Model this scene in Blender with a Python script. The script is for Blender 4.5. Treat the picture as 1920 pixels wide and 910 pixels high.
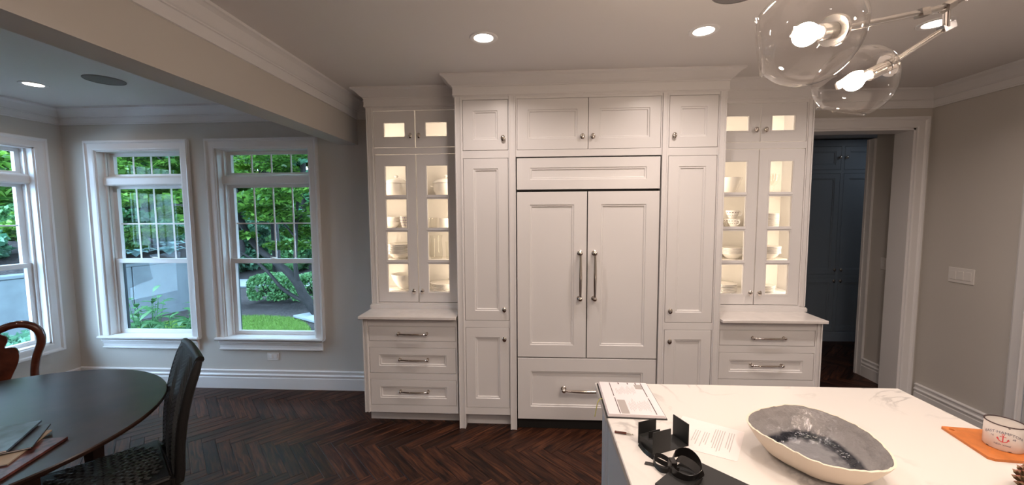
import bpy, bmesh, math, random
import numpy as np
from mathutils import Vector, Matrix

for o in list(bpy.data.objects):
    bpy.data.objects.remove(o, do_unlink=True)
SC = bpy.context.scene
COL = SC.collection
random.seed(7)
RNG = np.random.default_rng(11)
PI = math.pi

# ------------------------------------------------------------------ camera
F_PX, YAW, PITCH, ROLL = 738.38, .0583, .0756, -.0059
CAM_POS = (0.0, -2.9844, 1.7056)


def cam_dir(xr, up, fw=1.0):
    c, s = math.cos(ROLL), math.sin(ROLL)
    a, b = xr * c - up * s, xr * s + up * c
    c, s = math.cos(PITCH), math.sin(PITCH)
    yf, z = c * fw + s * b, -s * fw + c * b
    c, s = math.cos(YAW), math.sin(YAW)
    return Vector((a * c - yf * s, a * s + yf * c, z))


cam_data = bpy.data.cameras.new('camera')
cam_data.sensor_fit = 'HORIZONTAL'
cam_data.sensor_width = 36
cam_data.lens = F_PX / 1920 * 36
cam_data.clip_start = .02
cam_data.clip_end = 200
cam = bpy.data.objects.new('camera', cam_data)
COL.objects.link(cam)
_r, _u, _f = cam_dir(1, 0, 0), cam_dir(0, 1, 0), cam_dir(0, 0, 1)
M4 = Matrix((( _r.x, _u.x, -_f.x, CAM_POS[0]), (_r.y, _u.y, -_f.y, CAM_POS[1]), (_r.z, _u.z, -_f.z, CAM_POS[2]), (0, 0, 0, 1)))
cam.matrix_world = M4
SC.camera = cam

# ------------------------------------------------------------------ world and exposure
SKY_STRENGTH = 19.0
POT_POWER = 7.6
DIN_POWER = 3.0
BULB = 270.0
CAB_LED = 1.15
WARM = (1.0, .85, .78)
world = bpy.data.worlds.new('sky')
SC.world = world
world.use_nodes = True
bg = world.node_tree.nodes['Background']
bg.inputs['Color'].default_value = (.52, .74, 1.0, 1)
bg.inputs['Strength'].default_value = SKY_STRENGTH
vs = SC.view_settings
vs.view_transform = 'Standard'
vs.look = 'None'
vs.exposure = 0.0
vs.gamma = 1.0
vs.use_curve_mapping = False
try:
    SC.cycles.transparent_max_bounces = 24      # stacked glass: panes, tumblers, globes
except Exception:
    pass

# ------------------------------------------------------------------ materials
MATS = {}


def new_mat(name):
    m = bpy.data.materials.new(name)
    m.use_nodes = True
    MATS[name] = m
    return m, m.node_tree, m.node_tree.nodes['Principled BSDF']


def pmat(name, col, rough=.5, metal=0.0, bump=0.0, bscale=200, var=0.0, vscale=8, spec=None, coat=0.0):
    m, nt, b = new_mat(name)
    b.inputs['Base Color'].default_value = (*col, 1)
    b.inputs['Roughness'].default_value = rough
    b.inputs['Metallic'].default_value = metal
    if spec is not None:
        b.inputs['Specular IOR Level'].default_value = spec
    if coat:
        b.inputs['Coat Weight'].default_value = coat
        b.inputs['Coat Roughness'].default_value = .05
    tc = nt.nodes.new('ShaderNodeTexCoord')
    if var:
        n = nt.nodes.new('ShaderNodeTexNoise')
        n.inputs['Scale'].default_value = vscale
        n.inputs['Detail'].default_value = 5
        r = nt.nodes.new('ShaderNodeValToRGB')
        r.color_ramp.elements[0].position = .3
        r.color_ramp.elements[1].position = .7
        r.color_ramp.elements[0].color = (*[c * (1 - var) for c in col], 1)
        r.color_ramp.elements[1].color = (*[min(1, c * (1 + var)) for c in col], 1)
        nt.links.new(tc.outputs['Object'], n.inputs['Vector'])
        nt.links.new(n.outputs['Fac'], r.inputs['Fac'])
        nt.links.new(r.outputs['Color'], b.inputs['Base Color'])
    if bump:
        n = nt.nodes.new('ShaderNodeTexNoise')
        n.inputs['Scale'].default_value = bscale
        n.inputs['Detail'].default_value = 3
        bp = nt.nodes.new('ShaderNodeBump')
        bp.inputs['Strength'].default_value = bump
        bp.inputs['Distance'].default_value = .01
        nt.links.new(tc.outputs['Object'], n.inputs['Vector'])
        nt.links.new(n.outputs['Fac'], bp.inputs['Height'])
        nt.links.new(bp.outputs['Normal'], b.inputs['Normal'])
    return m


def emat(name, col, strength):
    m, nt, b = new_mat(name)
    b.inputs['Base Color'].default_value = (*col, 1)
    b.inputs['Emission Color'].default_value = (*col, 1)
    b.inputs['Emission Strength'].default_value = strength
    return m


def glass_mat(name, ior=1.45, tint=(1, 1, 1), rough=0.0, power=4.5):
    m = bpy.data.materials.new(name)
    m.use_nodes = True
    nt = m.node_tree
    nt.nodes.clear()
    out = nt.nodes.new('ShaderNodeOutputMaterial')
    mix = nt.nodes.new('ShaderNodeMixShader')
    lw_ = nt.nodes.new('ShaderNodeLayerWeight')
    lw_.inputs['Blend'].default_value = .5
    pw_ = nt.nodes.new('ShaderNodeMath')
    pw_.operation = 'POWER'
    pw_.inputs[1].default_value = power
    nt.links.new(lw_.outputs['Facing'], pw_.inputs[0])
    fr = nt.nodes.new('ShaderNodeMath')
    fr.operation = 'MULTIPLY_ADD'
    f0 = ((ior - 1) / (ior + 1)) ** 2
    fr.inputs[1].default_value = .85 - f0
    fr.inputs[2].default_value = f0
    nt.links.new(pw_.outputs[0], fr.inputs[0])
    tr = nt.nodes.new('ShaderNodeBsdfTransparent')
    tr.inputs['Color'].default_value = (*tint, 1)
    gl = nt.nodes.new('ShaderNodeBsdfGlossy')
    gl.inputs['Roughness'].default_value = rough
    nt.links.new(fr.outputs[0], mix.inputs[0])
    nt.links.new(tr.outputs[0], mix.inputs[1])
    nt.links.new(gl.outputs[0], mix.inputs[2])
    nt.links.new(mix.outputs[0], out.inputs['Surface'])
    MATS[name] = m
    return m


pmat('wall', (.60, .57, .53), .85, bump=.03, bscale=250)
pmat('ceiling', (.76, .735, .72), .9, bump=.02, bscale=250)
pmat('trim', (.81, .80, .80), .35)
pmat('cabinet', (.81, .79, .78), .32)
pmat('cab_inside', (.82, .78, .72), .5)
pmat('blue_cabinet', (.27, .325, .39), .4)
pmat('island_paint', (.55, .60, .66), .4)
pmat('nickel', (.72, .66, .60), .12, metal=1)
pmat('chrome', (.80, .77, .74), .18, metal=1)
pmat('black_gap', (.012, .011, .010), .7)
pmat('counter', (.80, .76, .73), .2, var=.05, vscale=14)
pmat('plastic', (.78, .75, .72), .35)
pmat('speaker_grille', (.25, .24, .24), .8, bump=.3, bscale=900)
pmat('table_wood', (.028, .014, .010), .30, var=.5, vscale=6, spec=.35)
pmat('rush', (.055, .057, .055), .35, bump=.2, bscale=400)
pmat('rush_frame', (.007, .0065, .006), .45, bump=.25, bscale=300)
pmat('mahogany', (.095, .021, .009), .25, var=.45, vscale=12, coat=.5)
pmat('black_card', (.012, .012, .012), .55)
pmat('satin', (.012, .010, .009), .28)
pmat('paper', (.80, .74, .72), .7)
pmat('pages', (.80, .73, .74), .7)
pmat('print_dark', (.05, .03, .03), .7)
pmat('print_grey', (.42, .38, .36), .7)
pmat('print_light', (.48, .44, .43), .8)
pmat('ribbon_green', (.45, .42, .10), .5)
pmat('bowl_out', (.78, .66, .53), .5, bump=.05, bscale=60)
pmat('leather', (.56, .17, .035), .5, bump=.15, bscale=500, var=.15, vscale=30)
pmat('enamel', (.80, .76, .72), .22)
pmat('rim_dark', (.05, .03, .03), .3)
pmat('letter_navy', (.10, .10, .16), .5)
pmat('letter_red', (.70, .06, .07), .5)
pmat('cone_scale', (.20, .12, .06), .6, var=.5, vscale=60)
pmat('cone_tip', (.40, .10, .09), .5)
pmat('porcelain', (.84, .80, .74), .2)
pmat('plate_rim', (.24, .19, .17), .3)
pmat('violet', (.24, .12, .36), .4)
pmat('magazine_blue', (.10, .14, .20), .3, var=.6, vscale=14)
pmat('magazine_dark', (.03, .025, .03), .3, var=.5, vscale=20)
pmat('magazine_cream', (.45, .36, .27), .5)
pmat('magazine_red', (.10, .035, .03), .35, var=.8, vscale=40)
pmat('concrete', (.135, .16, .178), .9, bump=.2, bscale=30, var=.14, vscale=3.5)
pmat('mulch', (.038, .030, .031), .95, bump=1, bscale=30, var=.7, vscale=25)
pmat('lawn', (.085, .16, .02), .9, bump=.8, bscale=80, var=.3, vscale=10)
pmat('grass', (.10, .20, .025), .7)
pmat('bark', (.013, .011, .011), .9, bump=.6, bscale=40, var=.4, vscale=10)
pmat('asphalt', (.22, .25, .29), .9)
pmat('stone', (.25, .28, .30), .8, var=.15, vscale=5)
pmat('window_frame_dark', (.05, .06, .07), .5)
pmat('brick_post', (.35, .20, .16), .9, var=.4, vscale=15)
emat('pot_glow', (1.0, .86, .74), 14)
emat('bulb_glow', (1.0, .79, .60), BULB)
emat('led', (1.0, .82, .60), 3)
glass_mat('pane', 1.16, (.93, .97, .98))
glass_mat('globe_glass', 1.55, (.985, .975, .97), power=2.8)
glass_mat('cab_glass', 1.25)
glass_mat('tumbler_glass', 1.5, (.95, .95, .93))


def leaf_mat(name, c0, c1, trans=.35):
    m, nt, b = new_mat(name)
    g = nt.nodes.new('ShaderNodeNewGeometry')
    r = nt.nodes.new('ShaderNodeValToRGB')
    r.color_ramp.elements[0].color = (*c0, 1)
    r.color_ramp.elements[1].color = (*c1, 1)
    nt.links.new(g.outputs['Random Per Island'], r.inputs['Fac'])
    nt.links.new(r.outputs['Color'], b.inputs['Base Color'])
    b.inputs['Roughness'].default_value = .45
    t = nt.nodes.new('ShaderNodeBsdfTranslucent')
    nt.links.new(r.outputs['Color'], t.inputs['Color'])
    mx = nt.nodes.new('ShaderNodeMixShader')
    mx.inputs[0].default_value = trans
    out = nt.nodes['Material Output']
    nt.links.new(b.outputs[0], mx.inputs[1])
    nt.links.new(t.outputs[0], mx.inputs[2])
    nt.links.new(mx.outputs[0], out.inputs['Surface'])


leaf_mat('leaf_maple', (.028, .10, .02), (.20, .40, .06), .5)
leaf_mat('leaf_lime', (.12, .28, .03), (.48, .68, .12), .5)
leaf_mat('leaf_dark', (.015, .06, .025), (.07, .22, .08))
leaf_mat('leaf_teal', (.03, .12, .07), (.20, .42, .26))
leaf_mat('leaf_hedge', (.05, .16, .06), (.22, .46, .18))
leaf_mat('leaf_hosta', (.20, .42, .42), (.50, .72, .72))
leaf_mat('leaf_broad', (.018, .08, .03), (.07, .21, .065))


def wood_floor():
    m, nt, b = new_mat('floor_wood')
    uv = nt.nodes.new('ShaderNodeUVMap')
    oi = nt.nodes.new('ShaderNodeObjectInfo')
    ge = nt.nodes.new('ShaderNodeNewGeometry')
    add = nt.nodes.new('ShaderNodeMath')
    add.operation = 'ADD'
    nt.links.new(oi.outputs['Random'], add.inputs[0])
    nt.links.new(ge.outputs['Random Per Island'], add.inputs[1])
    fr = nt.nodes.new('ShaderNodeMath')
    fr.operation = 'FRACT'
    nt.links.new(add.outputs[0], fr.inputs[0])
    sc = nt.nodes.new('ShaderNodeVectorMath')
    sc.operation = 'MULTIPLY'
    sc.inputs[1].default_value = (5, 55, 1)
    nt.links.new(uv.outputs[0], sc.inputs[0])
    of = nt.nodes.new('ShaderNodeVectorMath')
    of.operation = 'ADD'
    nt.links.new(sc.outputs[0], of.inputs[0])
    cx = nt.nodes.new('ShaderNodeCombineXYZ')
    mu = nt.nodes.new('ShaderNodeMath')
    mu.operation = 'MULTIPLY'
    mu.inputs[1].default_value = 37
    nt.links.new(fr.outputs[0], mu.inputs[0])
    nt.links.new(mu.outputs[0], cx.inputs[2])
    nt.links.new(mu.outputs[0], cx.inputs[0])
    nt.links.new(cx.outputs[0], of.inputs[1])
    n = nt.nodes.new('ShaderNodeTexNoise')
    n.inputs['Scale'].default_value = 1
    n.inputs['Detail'].default_value = 6
    n.inputs['Distortion'].default_value = .8
    nt.links.new(of.outputs[0], n.inputs['Vector'])
    r = nt.nodes.new('ShaderNodeValToRGB')
    e = r.color_ramp.elements
    e[0].position, e[0].color = .34, (.010, .0045, .0035, 1)
    e[1].position, e[1].color = .74, (.115, .042, .018, 1)
    x = e.new(.5)
    x.color = (.040, .0145, .0085, 1)
    nt.links.new(n.outputs['Fac'], r.inputs['Fac'])
    hv = nt.nodes.new('ShaderNodeHueSaturation')
    mr = nt.nodes.new('ShaderNodeMapRange')
    mr.inputs['To Min'].default_value = .55
    mr.inputs['To Max'].default_value = 1.5
    nt.links.new(fr.outputs[0], mr.inputs['Value'])
    nt.links.new(mr.outputs[0], hv.inputs['Value'])
    nt.links.new(r.outputs['Color'], hv.inputs['Color'])
    nt.links.new(hv.outputs['Color'], b.inputs['Base Color'])
    b.inputs['Roughness'].default_value = .42
    b.inputs['Specular IOR Level'].default_value = .22
    bp = nt.nodes.new('ShaderNodeBump')
    bp.inputs['Strength'].default_value = .12
    bp.inputs['Distance'].default_value = .004
    nt.links.new(n.outputs['Fac'], bp.inputs['Height'])
    nt.links.new(bp.outputs['Normal'], b.inputs['Normal'])


wood_floor()


def marble():
    m, nt, b = new_mat('marble')
    tc = nt.nodes.new('ShaderNodeTexCoord')
    n1 = nt.nodes.new('ShaderNodeTexNoise')
    n1.inputs['Scale'].default_value = 2.3
    n1.inputs['Detail'].default_value = 7
    n1.inputs['Distortion'].default_value = 1.4
    nt.links.new(tc.outputs['Object'], n1.inputs['Vector'])
    r = nt.nodes.new('ShaderNodeValToRGB')
    e = r.color_ramp.elements
    e[0].position, e[0].color = .478, (.74, .705, .665, 1)
    e[1].position, e[1].color = .522, (.74, .705, .665, 1)
    x = e.new(.50)
    x.color = (.50, .475, .455, 1)
    n2 = nt.nodes.new('ShaderNodeTexNoise')
    n2.inputs['Scale'].default_value = 2.0
    nt.links.new(tc.outputs['Object'], n2.inputs['Vector'])
    r2 = nt.nodes.new('ShaderNodeValToRGB')
    r2.color_ramp.elements[0].position = .45
    r2.color_ramp.elements[1].position = .62
    mx = nt.nodes.new('ShaderNodeMixRGB')
    mx.inputs[1].default_value = (.74, .705, .665, 1)
    nt.links.new(n1.outputs['Fac'], r.inputs['Fac'])
    nt.links.new(n2.outputs['Fac'], r2.inputs['Fac'])
    nt.links.new(r2.outputs['Color'], mx.inputs[0])
    nt.links.new(r.outputs['Color'], mx.inputs[2])
    nt.links.new(mx.outputs[0], b.inputs['Base Color'])
    b.inputs['Roughness'].default_value = .22


marble()


def bowl_glaze():
    m, nt, b = new_mat('bowl_glaze')
    tc = nt.nodes.new('ShaderNodeTexCoord')
    sp = nt.nodes.new('ShaderNodeSeparateXYZ')
    nt.links.new(tc.outputs['Object'], sp.inputs[0])
    n = nt.nodes.new('ShaderNodeTexNoise')
    n.inputs['Scale'].default_value = 26
    n.inputs['Detail'].default_value = 5
    nt.links.new(tc.outputs['Object'], n.inputs['Vector'])
    mu = nt.nodes.new('ShaderNodeMath')
    mu.operation = 'MULTIPLY_ADD'
    mu.inputs[1].default_value = .012
    nt.links.new(n.outputs['Fac'], mu.inputs[0])
    nt.links.new(sp.outputs['Z'], mu.inputs[2])
    r = nt.nodes.new('ShaderNodeValToRGB')
    e = r.color_ramp.elements
    mr = nt.nodes.new('ShaderNodeMapRange')
    mr.inputs['From Min'].default_value = 0
    mr.inputs['From Max'].default_value = .13
    nt.links.new(mu.outputs[0], mr.inputs['Value'])
    e[0].position, e[0].color = .155, (.20, .20, .21, 1)
    e[1].position, e[1].color = .95, (.36, .33, .31, 1)
    for p, c in ((.185, (.03, .032, .04)), (.21, (.012, .014, .02)), (.255, (.02, .022, .03)), (.31, (.22, .21, .21)), (.7, (.30, .28, .275))):
        q = e.new(p)
        q.color = (*c, 1)
    nt.links.new(mr.outputs[0], r.inputs['Fac'])
    nt.links.new(r.outputs['Color'], b.inputs['Base Color'])
    b.inputs['Roughness'].default_value = .09
    bp = nt.nodes.new('ShaderNodeBump')
    bp.inputs['Strength'].default_value = .9
    bp.inputs['Distance'].default_value = .010
    nt.links.new(n.outputs['Fac'], bp.inputs['Height'])
    nt.links.new(bp.outputs['Normal'], b.inputs['Normal'])


bowl_glaze()


# ------------------------------------------------------------------ mesh helpers
class MB:
    def __init__(self):
        self.v, self.f = [], []

    def add(self, vs_, fs):
        n = len(self.v)
        self.v += [tuple(p) for p in vs_]
        self.f += [tuple(i + n for i in f) for f in fs]
        return self

    def box(self, x0, x1, y0, y1, z0, z1):
        x0, x1 = min(x0, x1), max(x0, x1)
        y0, y1 = min(y0, y1), max(y0, y1)
        z0, z1 = min(z0, z1), max(z0, z1)
        return self.add([(x0, y0, z0), (x1, y0, z0), (x1, y1, z0), (x0, y1, z0), (x0, y0, z1), (x1, y0, z1), (x1, y1, z1), (x0, y1, z1)],
                        [(0, 3, 2, 1), (4, 5, 6, 7), (0, 1, 5, 4), (1, 2, 6, 5), (2, 3, 7, 6), (3, 0, 4, 7)])

    def prism(self, pts, z0, z1):
        n = len(pts)
        vs_ = [(x, y, z0) for x, y in pts] + [(x, y, z1) for x, y in pts]
        fs = [tuple(range(n - 1, -1, -1)), tuple(range(n, 2 * n))] + [(i, (i + 1) % n, n + (i + 1) % n, n + i) for i in range(n)]
        return self.add(vs_, fs)

    def lathe(self, prof, seg=24, c=(0, 0, 0), sx=1, sy=1, closed=False):
        n = len(prof)
        vs_ = []
        for k in range(seg):
            a = 2 * PI * k / seg
            for r, z in prof:
                vs_.append((c[0] + r * math.cos(a) * sx, c[1] + r * math.sin(a) * sy, c[2] + z))
        fs = []
        m = n if closed else n - 1
        for k in range(seg):
            k2 = (k + 1) % seg
            for i in range(m):
                j = (i + 1) % n
                fs.append((k * n + i, k2 * n + i, k2 * n + j, k * n + j))
        return self.add(vs_, fs)

    def tube(self, path, rad, seg=10, caps=True):
        path = [Vector(p) for p in path]
        n = len(path)
        if not hasattr(rad, '__len__'):
            rad = [rad] * n
        vs_, fs = [], []
        up = None
        for i, p in enumerate(path):
            t = (path[min(i + 1, n - 1)] - path[max(i - 1, 0)]).normalized()
            if up is None:
                up = t.orthogonal().normalized()
            else:
                up = (up - t * up.dot(t))
                up = up.normalized() if up.length > 1e-6 else t.orthogonal().normalized()
            w = t.cross(up)
            for k in range(seg):
                a = 2 * PI * k / seg
                vs_.append(p + (up * math.cos(a) + w * math.sin(a)) * rad[i])
        for i in range(n - 1):
            for k in range(seg):
                k2 = (k + 1) % seg
                fs.append((i * seg + k, i * seg + k2, (i + 1) * seg + k2, (i + 1) * seg + k))
        if caps:
            fs.append(tuple(range(seg - 1, -1, -1)))
            fs.append(tuple((n - 1) * seg + k for k in range(seg)))
        return self.add(vs_, fs)

    def strip(self, path, width_vec, thick):
        """ribbon: path of points, width vectors per point, thickness"""
        path = [Vector(p) for p in path]
        n = len(path)
        vs_, fs = [], []
        for i, p in enumerate(path):
            t = (path[min(i + 1, n - 1)] - path[max(i - 1, 0)]).normalized()
            w = Vector(width_vec if not isinstance(width_vec, list) else width_vec[i])
            nn = t.cross(w).normalized() * thick / 2
            vs_ += [p - w / 2 - nn, p + w / 2 - nn, p + w / 2 + nn, p - w / 2 + nn]
        for i in range(n - 1):
            for k in range(4):
                k2 = (k + 1) % 4
                fs.append((i * 4 + k, i * 4 + k2, (i + 1) * 4 + k2, (i + 1) * 4 + k))
        fs += [(3, 2, 1, 0), tuple((n - 1) * 4 + k for k in range(4))]
        return self.add(vs_, fs)

    def sweep(self, path, prof, side=1, closed=False, fn=None):
        """profile (outward, height) swept along 2D path with mitred corners"""
        P = [Vector(p) for p in path]
        n = len(P)
        m = len(prof)
        vs_ = []
        for i in range(n):
            ds = []
            if closed or i > 0:
                ds.append((P[i] - P[i - 1]).normalized())
            if closed or i < n - 1:
                ds.append((P[(i + 1) % n] - P[i]).normalized())
            ns = [Vector((-d.y, d.x)) * side for d in ds]
            if len(ns) == 1:
                mit = ns[0]
            else:
                b = (ns[0] + ns[1]).normalized()
                mit = b / max(.2, b.dot(ns[0]))
            for o_, h in prof:
                q = P[i] + mit * o_
                vs_.append((q.x, q.y, h) if fn is None else fn(q.x, q.y, h))
        fs = []
        for i in range(n if closed else n - 1):
            j = (i + 1) % n
            for k in range(m):
                k2 = (k + 1) % m
                fs.append((i * m + k, j * m + k, j * m + k2, i * m + k2))
        if not closed:
            fs += [tuple(range(m)), tuple((n - 1) * m + k for k in range(m - 1, -1, -1))]
        return self.add(vs_, fs)

    def mesh(self, name, smooth=False, fix=True):
        me = bpy.data.meshes.new(name)
        me.from_pydata(self.v, [], self.f)
        if fix:
            bm = bmesh.new()
            bm.from_mesh(me)
            bmesh.ops.recalc_face_normals(bm, faces=bm.faces)
            bm.to_mesh(me)
            bm.free()
        if smooth:
            me.polygons.foreach_set('use_smooth', [True] * len(me.polygons))
            try:
                me.set_sharp_from_angle(angle=math.radians(40))
            except Exception:
                pass
        me.update()
        return me


def link(name, data, parent=None, loc=None, rot=None):
    o = bpy.data.objects.new(name, data)
    COL.objects.link(o)
    if parent is not None:
        o.parent = parent
    if loc is not None:
        o.location = loc
    if rot is not None:
        o.rotation_euler = rot
    return o


def obj(name, mb, mat, parent=None, smooth=False, bevel=0, loc=None, rot=None, local=False):
    """mb in world coordinates; with a parent placed at P the mesh is shifted into the parent's space"""
    me = mb.mesh(name, smooth) if isinstance(mb, MB) else mb
    if not me.materials:
        me.materials.append(MATS[mat])
    o = link(name, me, parent, loc, rot)
    if parent is not None and not local:
        W = parent
        T = Matrix.Identity(4)
        while W is not None:
            T = Matrix.LocRotScale(W.location, W.rotation_euler, W.scale) @ T
            W = W.parent
        me.transform(T.inverted())
    if bevel:
        bv = o.modifiers.new('edge', 'BEVEL')
        bv.width = bevel
        bv.segments = 1
        bv.limit_method = 'ANGLE'
    return o


def tag(o, label, cat, group=None, kind=None):
    o['label'] = label
    o['category'] = cat
    if group:
        o['group'] = group
    if kind:
        o['kind'] = kind
    return o


def thing(name, label, cat, loc=(0, 0, 0), rz=0, group=None, kind=None):
    o = link(name, None, None, loc, (0, 0, rz))
    o.empty_display_size = .05
    return tag(o, label, cat, group, kind)


def struct(name, mb, mat, label, cat, **k):
    return tag(obj(name, mb, mat, **k), label, cat, kind='structure')


def copy_tree(o, parent=None):
    c = o.copy()
    COL.objects.link(c)
    c.parent = parent
    for ch in o.children:
        copy_tree(ch, c)
    return c


# ------------------------------------------------------------------ room shell
YB, XL, XR, YF, ZC = .62, -4.561, 3.362, -6.2, 2.715
T = .16


def wall_cells(mb, a0, a1, z0, z1, holes, put):
    aa = sorted({a0, a1, *[h[0] for h in holes], *[h[1] for h in holes]})
    zz = sorted({z0, z1, *[h[2] for h in holes], *[h[3] for h in holes]})
    for i in range(len(aa) - 1):
        for j in range(len(zz) - 1):
            ca, cz = (aa[i] + aa[i + 1]) / 2, (zz[j] + zz[j + 1]) / 2
            if any(h[0] < ca < h[1] and h[2] < cz < h[3] for h in holes):
                continue
            put(mb, aa[i], aa[i + 1], zz[j], zz[j + 1])
    return mb


WIN_Z0, WIN_Z1 = .50, 2.325
W1 = (-4.225, -3.357)
W2 = (-3.011, -2.103)
W3 = (-.495, .397)     # on the left wall, along y
DOOR_B = (2.26, 3.236, 0, 2.405)
DOOR_R = (-1.05, -.062, 0, 2.405)

mb = wall_cells(MB(), XL - T, XR, 0, ZC, [(W1[0], W1[1], WIN_Z0, WIN_Z1), (W2[0], W2[1], WIN_Z0, WIN_Z1), DOOR_B],
                lambda m, a, b, c, d: m.box(a, b, YB, YB + T, c, d))
struct('wall_back', mb, 'wall', 'greige painted wall behind the cabinets with two windows and a cased opening', 'wall')
mb = wall_cells(MB(), YF - T, YB, 0, ZC, [(W3[0], W3[1], WIN_Z0, WIN_Z1)], lambda m, a, b, c, d: m.box(XL - T, XL, a, b, c, d))
struct('wall_left', mb, 'wall', 'greige side wall of the dining nook with one window', 'wall')
mb = wall_cells(MB(), YF - T, YB + T, 0, ZC, [DOOR_R], lambda m, a, b, c, d: m.box(XR, XR + T, a, b, c, d))
struct('wall_right', mb, 'wall', 'greige wall carrying the three-gang light switch', 'wall')
struct('wall_front', MB().box(XL, XR, YF - T, YF, 0, ZC), 'wall', 'plain greige wall closing the kitchen opposite the cabinets', 'wall')
struct('ceiling', MB().box(XL - T, XR + T, YF - T, YB + T, ZC, ZC + .12), 'ceiling', 'smooth off-white painted ceiling with recessed lights', 'ceiling')
BX0, BX1, BZ = -1.80, -1.63, 2.338
struct('ceiling_beam', MB().box(BX0, BX1, YF, YB, BZ, ZC), 'wall', 'deep boxed beam between dining nook and kitchen', 'beam')

CROWN = [(0, 2.566), (.014, 2.566), (.014, 2.577), (.007, 2.581), (.009, 2.628), (.017, 2.631), (.017, 2.638), (.026, 2.643), (.036, 2.652), (.052, 2.668), (.070, 2.685), (.088, 2.695), (.098, 2.699), (.098, 2.7145), (0, 2.7145)]
struct('trim_1', MB().sweep([(BX1, YF), (BX1, YB), (-1.40, YB)], CROWN, side=-1), 'trim', 'crown molding running along the kitchen side of the beam', 'crown molding')
struct('trim_2', MB().sweep([(2.165, YB), (XR, YB), (XR, YF)], CROWN, side=-1), 'trim', 'crown molding over the cased opening and the switch wall', 'crown molding')
struct('trim_3', MB().sweep([(XL, YF), (XL, YB), (BX0, YB), (BX0, YF)], CROWN, side=-1), 'trim', 'crown molding around the dining nook above the windows', 'crown molding')
BASE = [(0, 0), (.020, 0), (.020, .108), (.016, .113), (.016, .128), (.024, .133), (.024, .140), (.014, .150), (.014, .168), (.020, .173), (.020, .181), (.008, .187), (0, .187)]
struct('baseboard_back', MB().sweep([(XL, YB), (-1.372, YB)], BASE, side=-1), 'trim', 'white tall profiled baseboard under the two windows', 'baseboard')
struct('baseboard_left', MB().sweep([(XL, YF), (XL, YB - .02)], BASE, side=-1), 'trim', 'white profiled baseboard along the dining nook side wall', 'baseboard')
struct('baseboard_right', MB().sweep([(XR, YB - .03), (XR, .045)], BASE, side=-1), 'trim', 'white profiled baseboard below the light switch', 'baseboard')

# floor: slab and herringbone planks
floor = struct('floor', MB().box(XL - T, 5.2, YF - T, YB + T, -.12, -.0135).box(2.0, 5.2, YB + T, 2.6, -.12, -.0135), 'black_gap', 'dark brown herringbone wood floor', 'floor')
PL, PWD = .48, .08


def plank_mesh(L, Wd):
    g = .0007
    m = MB()
    c = .0016
    x0, x1, y0, y1 = g, L - g, g, Wd - g
    m.add([(x0, y0, -.013), (x1, y0, -.013), (x1, y1, -.013), (x0, y1, -.013),
           (x0, y0, -c), (x1, y0, -c), (x1, y1, -c), (x0, y1, -c),
           (x0 + c, y0 + c, 0), (x1 - c, y0 + c, 0), (x1 - c, y1 - c, 0), (x0 + c, y1 - c, 0)],
          [(0, 1, 5, 4), (1, 2, 6, 5), (2, 3, 7, 6), (3, 0, 4, 7), (4, 5, 9, 8), (5, 6, 10, 9), (6, 7, 11, 10), (7, 4, 8, 11), (8, 9, 10, 11), (3, 2, 1, 0)])
    return m


def uv_from(me, uvs):
    l = me.uv_layers.new(name='UVMap')
    for lp in me.loops:
        l.data[lp.index].uv = uvs[lp.vertex_index]


pm = plank_mesh(PL, PWD)
pme = pm.mesh('plank')
uv_from(pme, [(p[0], p[1]) for p in pm.v])
pme.materials.append(MATS['floor_wood'])


def project(p):
    d = Vector(p) - Vector(CAM_POS)
    fw = d.dot(_f)
    if fw < .05:
        return None
    return 960 + F_PX * d.dot(_r) / fw, 455 - F_PX * d.dot(_u) / fw, fw


seen, rest = [], []
R2 = math.sqrt(.5)
y_off = -.302
for k in range(-120, 121):
    for j in range(-14, 15):
        for kind in (0, 1):
            ou, ov = k * PWD + j * PL, k * PWD - j * PL
            if kind:
                ov += PWD
                cu, cv, ang = ou + PWD / 2, ov + PL / 2, PI / 4
                org = (ou + PWD, ov)      # rotate plank so its length runs along v
            else:
                cu, cv, ang = ou + PL / 2, ov + PWD / 2, -PI / 4
                org = (ou, ov)
            cx, cy = (cu + cv) * R2, (cv - cu) * R2 + y_off
            inside = (XL - .1 < cx < XR + .1 and YF < cy < YB + .1) or (2.1 < cx < 5.0 and YB < cy < 2.5)
            if not inside:
                continue
            px, py = (org[0] + org[1]) * R2, (org[1] - org[0]) * R2 + y_off
            q = project((cx, cy, 0))
            vis = q and -30 < q[0] < 1950 and 600 < q[1] < 960 and not (cx > .35 and cy < -.9) and not (-1.37 < cx < 2.13 and cy > .2) and not (cx < -2.3)
            if vis and cx > .30 and cx < 2.4 and cy < 0:
                vis = False
            (seen if vis else rest).append((px, py, ang, q[2] if q else 99))
seen.sort(key=lambda s: s[3])
rest += seen[300:]
seen = seen[:300]
for px, py, ang, _ in seen:
    link('plank', pme, floor, (px, py, 0), (0, 0, ang))
big = MB()
uvs = []
for px, py, ang, _ in rest:
    c, s = math.cos(ang), math.sin(ang)
    big.add([(px + x * c - y * s, py + x * s + y * c, z) for x, y, z in pm.v], pm.f)
    uvs += [(p[0], p[1]) for p in pm.v]
bme = big.mesh('planks')
uv_from(bme, uvs)
bme.materials.append(MATS['floor_wood'])
po = link('planks', bme, floor)
po['kind'] = 'stuff'


# ------------------------------------------------------------------ windows
CASING = [(0, 0), (0, .014), (.012, .018), (.058, .018), (.066, .024), (.070, .032), (.082, .034), (.086, .028), (.090, .028), (.090, 0)]


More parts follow.
